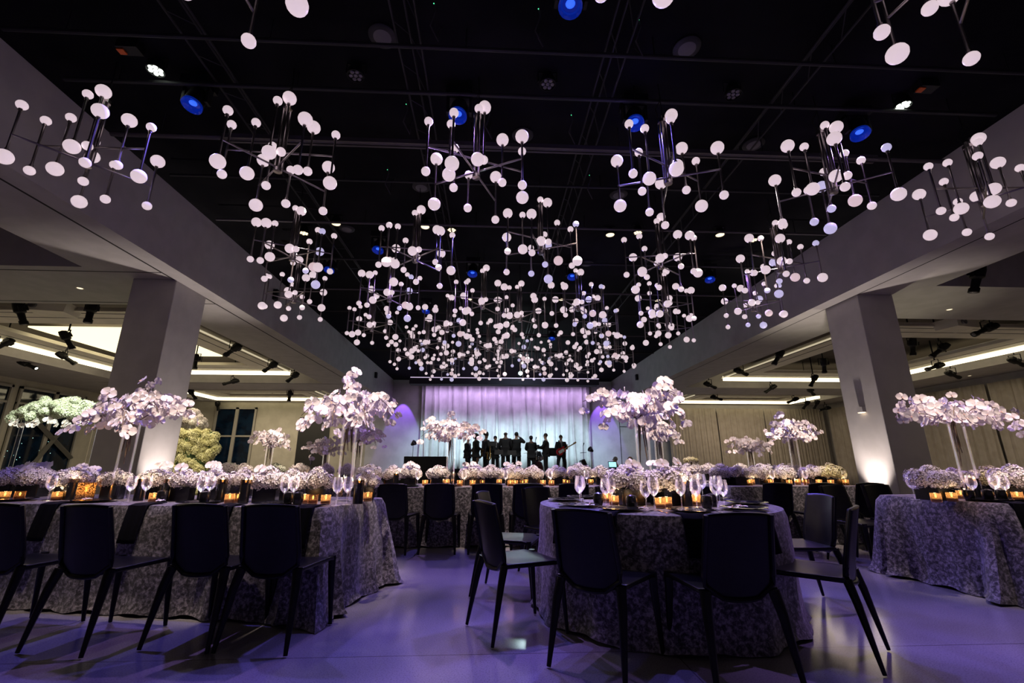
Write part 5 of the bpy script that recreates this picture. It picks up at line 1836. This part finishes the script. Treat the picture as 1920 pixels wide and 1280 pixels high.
def person(x, y, z, face, pose, skin, hair, label, h=1.75, shirt_front=True, style='short', skirt=False, seated=False):
    """face: direction looked at, degrees from +y towards +x. Pose: dict of arm joints (elbow, hand) in body space: x right of body, y forward"""
    t = empty('person', (x, y, z), -R(face))
    s = h / 1.75
    t.scale = (s, s, s)
    hip = 0.92
    if seated:
        hip = 0.50
    dz = hip - 0.92
    J = {}
    def j(n, p, r_, par):
        J[n] = ((p[0], p[1], p[2]), r_, par)
    lean = pose.get('lean', 0.0)
    j('pelvis', (0, 0, hip), (.150, .105), None)
    j('waist', (0, .0 + lean * .3, 1.08 + dz), (.135, .095), 'pelvis')
    j('chest', (0, .0 + lean * .7, 1.28 + dz), (.165, .110), 'waist')
    j('top', (0, .0 + lean, 1.42 + dz), (.120, .080), 'chest')
    j('neck', (0, .01 + lean, 1.50 + dz), .055, 'top')
    j('jaw', (0, .03 + lean * 1.2, 1.575 + dz), (.066, .075), 'neck')
    j('head', (0, .025 + lean * 1.2, 1.655 + dz), (.078, .092), 'jaw')
    j('crown', (0, .015 + lean * 1.2, 1.715 + dz), (.062, .075), 'head')
    for sd, nm in ((-1, 'L'), (1, 'R')):
        sh = (sd * .185, lean, 1.40 + dz)
        el, ha = pose.get(nm, ((sd * .25, -.03, 1.12), (sd * .23, .08, .86)))
        el = (el[0], el[1] + lean, el[2] + dz)
        ha = (ha[0], ha[1] + lean, ha[2] + dz)
        j('sh' + nm, sh, .062, 'top')
        j('el' + nm, el, .043, 'sh' + nm)
        j('wr' + nm, ha, .027, 'el' + nm)
        d_ = (Vector(ha) - Vector(el)).normalized()
        j('pa' + nm, Vector(ha) + d_ * 0.06, (.036, .018), 'wr' + nm)
        sdv = d_.cross(Vector((0, 1, 0.2))).normalized()
        for q in range(4):
            f0 = Vector(ha) + d_ * 0.085 + sdv * (0.026 - 0.017 * q)
            ln = (.062, .072, .066, .052)[q]
            j('f%d%s' % (q, nm), f0, .010, 'pa' + nm)
            j('g%d%s' % (q, nm), f0 + d_ * ln * .55 + Vector((0, .012, -.004)), .009, 'f%d%s' % (q, nm))
            j('h%d%s' % (q, nm), f0 + d_ * ln * .9 + Vector((0, .035, -.012)), .008, 'g%d%s' % (q, nm))
        th = Vector(ha) + d_ * 0.03 + sdv * 0.038
        j('t0' + nm, th, .011, 'wr' + nm)
        j('t1' + nm, th + d_ * .03 + sdv * .014, .010, 't0' + nm)
        st = pose.get('stance', 0.10)
        if seated:
            kn, an = (sd * .17, .42, .50), (sd * .17, .42, .10)
        else:
            kn, an = (sd * (st + .01), .03, .50), (sd * st, .0, .09)
        j('th' + nm, (sd * .09, .02 if not seated else .1, hip - .06), .088, 'pelvis')
        j('kn' + nm, kn, .056, 'th' + nm)
        j('an' + nm, an, .038, 'kn' + nm)
        j('to' + nm, (an[0] * 1.05, an[1] + .14, .04), (.04, .03), 'an' + nm)
    body = MB()
    from_mesh(body, skin_mesh('p', J), M[skin])
    hc = Vector(J['head'][0])
    body.use(M[skin])
    body.ball(hc + Vector((0, .098, -.012)), .014, 8, 6, (.8, 1.1, 1.5))
    for sd in (-1, 1):
        body.ball(hc + Vector((sd * .082, -.005, -.01)), .022, 8, 6, (.4, .8, 1.3))
    body.use(M['eye'])
    for sd in (-1, 1):
        body.ball(hc + Vector((sd * .030, .086, .008)), .010, 8, 6)
    body.box(hc + Vector((0, .090, -.058)), (.045, .01, .008))
    body.build('body', None, t)
    # clothing grown over the same joints
    K = {}
    for n in ('pelvis', 'waist', 'chest', 'top', 'shL', 'elL', 'wrL', 'shR', 'elR', 'wrR'):
        p, r_, par = J[n]
        g_ = {'pelvis': .045, 'waist': .048, 'chest': .050, 'top': .050}.get(n, .026)
        r2 = (r_[0] + g_, r_[1] + g_) if isinstance(r_, tuple) else r_ + g_
        K[n] = (p, r2, par)
    K['hem'] = ((0, 0, hip - .10 if not seated else hip - .04), (.170, .128), 'pelvis')
    jb = MB()
    from_mesh(jb, skin_mesh('j', K), M['suit'])
    jb.build('jacket', None, t)
    if skirt:
        MB().lathe([(.155, .06), (.165, -.06), (.150, -.34), (.140, -.36)], 18, (0, 0, hip)).build('skirt', M['suit'], t)
    else:
        K = {'pelvis': ((0, 0, hip), (.155, .115), None)}
        for nm in 'LR':
            for n, g_ in (('th', .014), ('kn', .022), ('an', .026)):
                p, r_, par = J[n + nm]
                K[n + nm] = (p, r_ + g_ + .008, par)
        pb = MB()
        from_mesh(pb, skin_mesh('t', K), M['suit'])
        pb.build('trousers', None, t)
    sb = MB()
    for nm in 'LR':
        a, q = Vector(J['an' + nm][0]), Vector(J['to' + nm][0])
        sb.ball(a.lerp(q, .55) + Vector((0, 0, -.02)), .06, 10, 6, (.75, 2.1, .75))
    sb.build('shoes', M['box'], t)
    # collar and shirt front
    nk = Vector(J['neck'][0])
    cbm = MB().use(M['shirt']).lathe([(.066, -.035), (.062, .012), (.056, .012), (.058, -.035)], 16, nk)
    if shirt_front:
        cbm.use(M['shirt'])
        p0 = nk + Vector((0, .105, -.04))
        b0 = len(cbm.v)
        cbm.v += [tuple(p0 + Vector((-.05, -.02, .01))), tuple(p0 + Vector((.05, -.02, .01))), tuple(p0 + Vector((.01, .045, -.24))), tuple(p0 + Vector((-.01, .045, -.24)))]
        cbm.face(b0, b0 + 1, b0 + 2, b0 + 3)
        cbm.use(M['suit'])
        cbm.box(p0 + Vector((0, .025, -.11)), (.022, .014, .20))
    cbm.build('shirt', M['shirt'], t)
    # hair
    hb = MB()
    if style == 'afro':
        for i in range(9):
            a = i * 2.4
            hb.ball(hc + Vector((math.cos(a) * .05, -.02 + math.sin(a) * .045, .055 + .02 * (i % 3))), .075, 10, 7)
    elif style == 'big':
        for i in range(14):
            a = i * 2.4
            hb.ball(hc + Vector((math.cos(a) * .075, -.045 + math.sin(a) * .06, .05 - .025 * (i % 5))), .085, 10, 7)
    elif style == 'bald':
        hb.ball(hc + Vector((0, -.045, -.02)), .075, 10, 7, (1.06, .75, .5))
    elif style == 'bun':
        hb.ball(hc + Vector((0, -.018, .022)), .092, 12, 8, (.98, 1.08, 1.08))
        hb.ball(hc + Vector((0, -.125, .03)), .045, 10, 7)
    else:
        hb.ball(hc + Vector((0, -.020, .030)), .090, 12, 8, (.98, 1.08, 1.02))
    hb.build('hair', M[hair], t)
    return tag(t, label, 'person', 'band members on the stage')


SY = 20.3
ZS = 0.60
front = {'L': ((-.26, .02, 1.14), (-.10, .22, 1.10)), 'R': ((.26, .02, 1.14), (.08, .24, 1.08))}
down = {'L': ((-.27, -.03, 1.12), (-.26, .04, .88)), 'R': ((.27, -.03, 1.12), (.26, .04, .88))}
P_ = [(634, 0)]
person(-0.98, 20.3, ZS, 110, front, 'skin_pale', 'hair', 'short person in dark suit at the left end of the band, hands held in front', 1.60)
person(-0.60, 19.75, ZS, 70, front, 'skin_dark', 'hair', 'person with big dark hair in a black dress, beside the shorter one', 1.70, style='big', skirt=True, shirt_front=False)
person(-0.18, 20.25, ZS, 60, {'L': ((-.27, .0, 1.12), (-.16, .2, .95)), 'R': ((.27, .0, 1.12), (.12, .22, .92))}, 'skin_dark', 'hair', 'person in dark suit with afro hair and a gold saxophone, turned sideways', 1.76, style='afro')
person(0.24, 20.7, ZS, 160, front, 'skin_tan', 'hair', 'bearded person in dark suit facing us with hands folded, behind the music stand', 1.66)
person(0.68, 19.8, ZS, 8, {'L': ((-.27, .0, 1.12), (-.20, .2, 1.0)), 'R': ((.27, .0, 1.12), (.20, .2, 1.0))}, 'skin_dark', 'hair', 'broad tall person with shaved head and dark suit seen from behind', 1.82, style='bald')
person(1.16, 19.9, ZS, 10, {'L': ((-.27, .0, 1.12), (-.22, .16, .92)), 'R': ((.37, .06, 1.32), (.12, .10, 1.56))}, 'skin_tan', 'hair', 'person seen from behind with raised right hand at the ear', 1.78)
person(1.82, 20.1, ZS, 0, front, 'skin_dark', 'hair', 'slim person with hair bun and dark suit seen from behind', 1.64, style='bun', shirt_front=False)
person(2.48, 20.1, ZS, -75, {'L': ((-.24, .12, 1.16), (-.14, .36, 1.16)), 'R': ((.24, .10, 1.14), (.12, .30, 1.12))}, 'skin_pale', 'hair_brown', 'person in dark suit in profile looking towards the others, arms forward', 1.74)
person(3.22, 20.6, ZS, 172, {'L': ((-.27, .0, 1.12), (-.22, .20, 1.26)), 'R': ((.27, .02, 1.14), (.10, .20, 1.06)), 'stance': .16}, 'skin_tan', 'hair_brown', 'guitarist in dark suit facing us with a red electric guitar', 1.70)
person(2.17, 21.6, ZS, 178, {'L': ((-.27, .1, 1.10), (-.14, .3, 1.02)), 'R': ((.27, .1, 1.10), (.14, .3, 1.02))}, 'skin_tan', 'hair', 'drummer sitting behind the snare between two standing players', 1.72, seated=True)
person(5.06, 18.05, 0.0, -60, {'L': ((-.24, .16, 1.12), (-.14, .36, 1.06)), 'R': ((.24, .16, 1.12), (.12, .36, 1.06)), 'lean': .06}, 'skin_pale', 'hair_grey', 'grey-haired person in black sitting low behind the mixing desk', 1.72, seated=True)
person(5.62, 17.75, 0.0, -70, {'L': ((-.24, .16, 1.12), (-.14, .36, 1.06)), 'R': ((.24, .16, 1.12), (.12, .36, 1.06)), 'lean': .08}, 'skin_tan', 'hair_grey', 'balding person in black at the mixing desk nearest the right wall', 1.80, seated=True, style='bald')

# instruments and stage furniture
def saxophone(x, y, z, rz, label):
    t = empty('saxophone', (x, y, z), rz)
    MB().tube([(0, 0, .62), (0.02, .03, .66), (0.05, .05, .62), (.05, .02, .2), (.05, .0, .06), (0, 0, 0), (-.07, 0, .06), (-.10, .02, .24), (-.13, .02, .34)], [.008, .01, .014, .026, .034, .042, .048, .058, .085], 14).build('tube', M['brass'], t)
    k = MB()
    for i in range(8):
        k.ball((.05, .04, .16 + i * .05), .018, 8, 5, (1, .5, 1))
    k.build('keys', M['silver'], t)
    return tag(t, label, 'saxophone')


saxophone(-0.02, 19.72, 1.20, 0.3, 'gold saxophone held by the person with afro hair')
saxophone(-0.42, 19.75, 1.30, 2.6, 'gold saxophone held in front of the black dress')


def tripod(t, h, m='black', spread=.28, z0=0.0):
    MB().tube([(0, 0, z0 + .12), (0, 0, h)], .011, 8).build('pole', M[m], t)
    for k in range(3):
        a = k * 2.094 + .5
        MB().tube([(0, 0, z0 + .30), (math.cos(a) * spread, math.sin(a) * spread, z0 + .008)], .009, 6).build('leg', M[m], t)


for i, (x, y, h, lab) in enumerate([(0.10, 19.5, 1.28, 'black music stand in front of the saxophone player'), (0.38, 19.3, .92, 'black music stand before the tall bald person'), (0.93, 19.3, .90, 'black music stand near the person with the raised hand')]):
    t = empty('music_stand', (x, y, ZS))
    tripod(t, h - .1)
    MB().box((0, 0, h), (.36, .02, .20), rot=Euler((-.35, 0, 0)).to_matrix()).box((0, -.05, h - .16), (.36, .06, .012)).build('desk', M['black'], t, smooth=False)
    tag(t, lab, 'music stand', 'music stands')
for i, (px_, top, y, lab) in enumerate([(1004, 820, 20.35, 'tall microphone stand above the drummer'), (1046, 826, 20.2, 'microphone stand next to the guitarist'), (960, 826, 19.6, 'microphone stand before the person with the raised hand'), (1093, 831, 20.6, 'tall thin boom stand right of the guitarist'), (1086, 864, 20.0, 'low bent microphone stand at the stage right')]):
    p = at_y(px_, top, y)
    t = empty('microphone_stand', (p.x, y, ZS))
    hh = p.z - ZS
    tripod(t, hh - .12)
    MB().tube([(0, 0, hh - .13), (0.03, -.03, hh - .02)], [.012, .022], 8).ball((0.032, -.033, hh), .028, 8, 6).build('microphone', M['black'], t)
    if i in (0, 3):
        MB().tube([(-.14, 0, hh - .42), (.14, 0, hh - .40)], .012, 6).box((.12, 0, hh - .36) if i == 0 else (0, 0, hh - .9), (.10, .08, .09) if i == 0 else (.2, .1, .24)).build('clamp_bar', M['black'], t)
    tag(t, lab, 'microphone stand', 'microphone stands')
# electric piano on its stand
t = empty('stage_piano', (2.98, 21.15, ZS))
MB().box((0, 0, .98), (1.05, .34, .36)).build('case', M['black'], t, smooth=False)
MB().box((0, .185, 1.02), (1.0, .04, .02)).build('keyboard', M['shirt'], t, smooth=False)
for x in (-.4, .4):
    MB().tube([(x, -.1, 0.0), (x, -.1, .82)], .018, 8).build('leg', M['silver'], t)
    MB().tube([(x, .1, 0.0), (x, .1, .82)], .018, 8).build('leg', M['silver'], t)
tag(t, 'black electric piano on thin legs between profile person and guitarist', 'piano')
# red guitar, slung across the guitarist
t = empty('electric_guitar', (3.20, 20.33, ZS + 1.02), 0)
t.rotation_euler = (0, R(-28), 0)
b = MB()
b.lathe([(0.0, -.02), (.15, -.02), (.16, 0), (.15, .02), (0.0, .02)], 20, (-.10, 0, -.01), Euler((R(90), 0, 0)).to_matrix())
b.lathe([(0.0, -.02), (.115, -.02), (.12, 0), (.115, .02), (0.0, .02)], 20, (.07, 0, 0), Euler((R(90), 0, 0)).to_matrix())
b.tube([(.10, 0, .08), (.20, 0, .10)], [.045, .02], 8).tube([(.10, 0, -.08), (.18, 0, -.10)], [.045, .02], 8)
b.build('body', M['guitar_red'], t)
MB().box((-.02, -.026, -.02), (.26, .012, .13)).build('pickguard', M['guitar_white'], t, smooth=False)
MB().box((.38, -.012, 0), (.50, .025, .045)).build('neck', M['maple'], t, smooth=False)
MB().box((.69, -.008, .01), (.15, .022, .075)).build('headstock', M['maple'], t, smooth=False)
tag(t, 'red electric guitar with white pickguard and light wood neck', 'guitar')
# drums
t = empty('drum_kit', (2.12, 20.8, ZS))
MB().lathe([(0, -.2), (.27, -.2), (.28, 0), (.27, .2), (0, .2)], 24, (0, 0, .28), Euler((R(90), 0, 0)).to_matrix()).build('bass_drum', M['drum'], t)
MB().lathe([(0, 0), (.18, 0), (.18, .14), (0, .14)], 20, (-.12, -.02, .62)).build('snare_drum', M['silver'], t)
MB().lathe([(0, 0), (.14, 0), (.14, .16), (0, .16)], 20, (.22, -.02, .62)).build('tom', M['silver'], t)
for s in (-1, 1):
    MB().lathe([(0, .02), (.2, 0), (.2, -.004), (0, .012)], 24, (s * .42, .0, .92)).build('cymbal', M['brass'], t)
    MB().tube([(s * .42, 0, 0), (s * .42, 0, .93)], .01, 6).build('stand', M['silver'], t)
tag(t, 'small drum kit with steel snare in front of the seated drummer', 'drums')
t = empty('drum_stool', (2.17, 21.6, ZS))
MB().lathe([(0, .40), (.16, .40), (.17, .44), (0, .45)], 16).build('seat', M['black'], t)
MB().tube([(0, 0, 0), (0, 0, .40)], .03, 8).build('pole', M['black'], t)
tag(t, 'round black stool the drummer sits on', 'stool')
# black draped side table with a fringe, left of the stage
b = MB()
def skirtf(u, v):
    a = u * 2 * PI
    w, d_ = 0.80, 0.36
    k = 1 + 0.035 * math.sin(u * 120) * (1 - v)
    ca, sa = math.cos(a), math.sin(a)
    px_ = max(-1, min(1, ca * 1.5)) * w * k
    py_ = max(-1, min(1, sa * 1.5)) * d_ * k
    return (px_, py_, 0.0 + 0.98 * v + 0.01 * math.sin(u * 60) * v)
b.grid(skirtf, 96, 5, closed=True)
b.box((0, 0, 0.975), (1.56, .70, .02))
dt = b.build('draped_table', M['suit'])
dt.location = (-2.45, 18.0, 0.34)
t = empty('side_riser', (-2.45, 18.0, 0))
MB().span((-.9, -.45, 0), (.9, .45, .335)).build('platform', M['black_matte'], t, smooth=False)
tag(t, 'low black riser under the draped table', 'riser')
tag(dt, 'black draped table with ruffled top at the left of the band', 'table')
# stands with small lamp heads either side of the curtain
for px_, py_, Y, lab, s in [(775, 831, 21.0, 'thin lamp stand against the violet wall at the left', 1), (1108, 843, 20.6, 'lamp stand at the right edge of the curtain', -1)]:
    p = at_y(px_, py_, Y)
    zb = ZS if -4.5 < p.x < 6.4 else 0
    t = empty('lamp_stand', (p.x, Y, zb))
    hh = p.z - zb
    tripod(t, hh - .05)
    MB().lathe([(0, -.12), (.05, -.12), (.13, .08), (.12, .09), (0, .05)], 12, (0, 0, hh), Euler((R(60), 0, R(60 * s))).to_matrix()).build('head', M['black'], t)
    tag(t, lab, 'lamp stand')
for i, x in enumerate([-1.35, 0.1, 1.4, 3.6]):
    t = empty('floor_monitor', (x, 18.95, ZS))
    MB().box((0, 0, .13), (.42, .30, .26), taper=.7).build('cabinet', M['black_matte'], t, smooth=False)
    MB().box((0, -.145, .12), (.36, .01, .18), rot=Euler((-.14, 0, 0)).to_matrix()).build('grille', M['black'], t, smooth=False)
    tag(t, 'black floor monitor wedge at the stage front, %s from the left' % ORD[i], 'speaker', 'floor monitors')
# mixing desk with computer at the right
for x, y, w in ((5.06, 18.05, 'first'), (5.62, 17.75, 'second')):
    t = empty('desk_stool', (x, y, 0))
    MB().lathe([(0, .36), (.17, .36), (.18, .41), (0, .42)], 16).build('seat', M['black'], t)
    MB().tube([(0, 0, 0.02), (0, 0, .37)], .03, 8).build('pole', M['black'], t)
    MB().lathe([(0, 0), (.2, 0), (.2, .015), (0, .03)], 16).build('foot', M['black'], t)
    tag(t, 'low black stool under the %s person at the mixing desk' % w, 'stool')
t = empty('mixing_desk', (4.75, 17.3, 0))
MB().box((0, 0, .36), (1.5, .6, .72)).build('table', M['black_matte'], t, smooth=False)
MB().box((.1, 0, .80), (1.2, .5, .14), rot=Euler((.12, 0, 0)).to_matrix()).build('console', M['black'], t, smooth=False)
MB().box((.35, -.28, .90), (.62, .03, .05)).build('arm_rest', M['track'], t, smooth=False)
tag(t, 'black mixing desk low beside the stage', 'desk')
t = empty('laptop', (4.72, 17.36, .90), .2)
MB().box((0, 0, .01), (.34, .24, .02)).build('base', M['black'], t, smooth=False)
MB().box((0, .12, .13), (.34, .015, .22), rot=Euler((-.2, 0, 0)).to_matrix()).build('lid', M['black'], t, smooth=False)
MB().box((0, .105, .13), (.30, .008, .18), rot=Euler((-.2, 0, 0)).to_matrix()).build('screen', M['screen'], t, smooth=False)
tag(t, 'open laptop with glowing cyan screen on the mixing desk', 'laptop')
t = empty('equipment_case', (3.72, 17.6, 0))
MB().box((0, 0, .40), (.42, .5, .80)).build('case', M['black_matte'], t, smooth=False)
MB().box((-.05, 0, 1.0), (.12, .3, .46), rot=Euler((0, -.45, 0)).to_matrix()).build('lid', M['black'], t, smooth=False)
tag(t, 'black equipment case with raised lid left of the laptop', 'case')
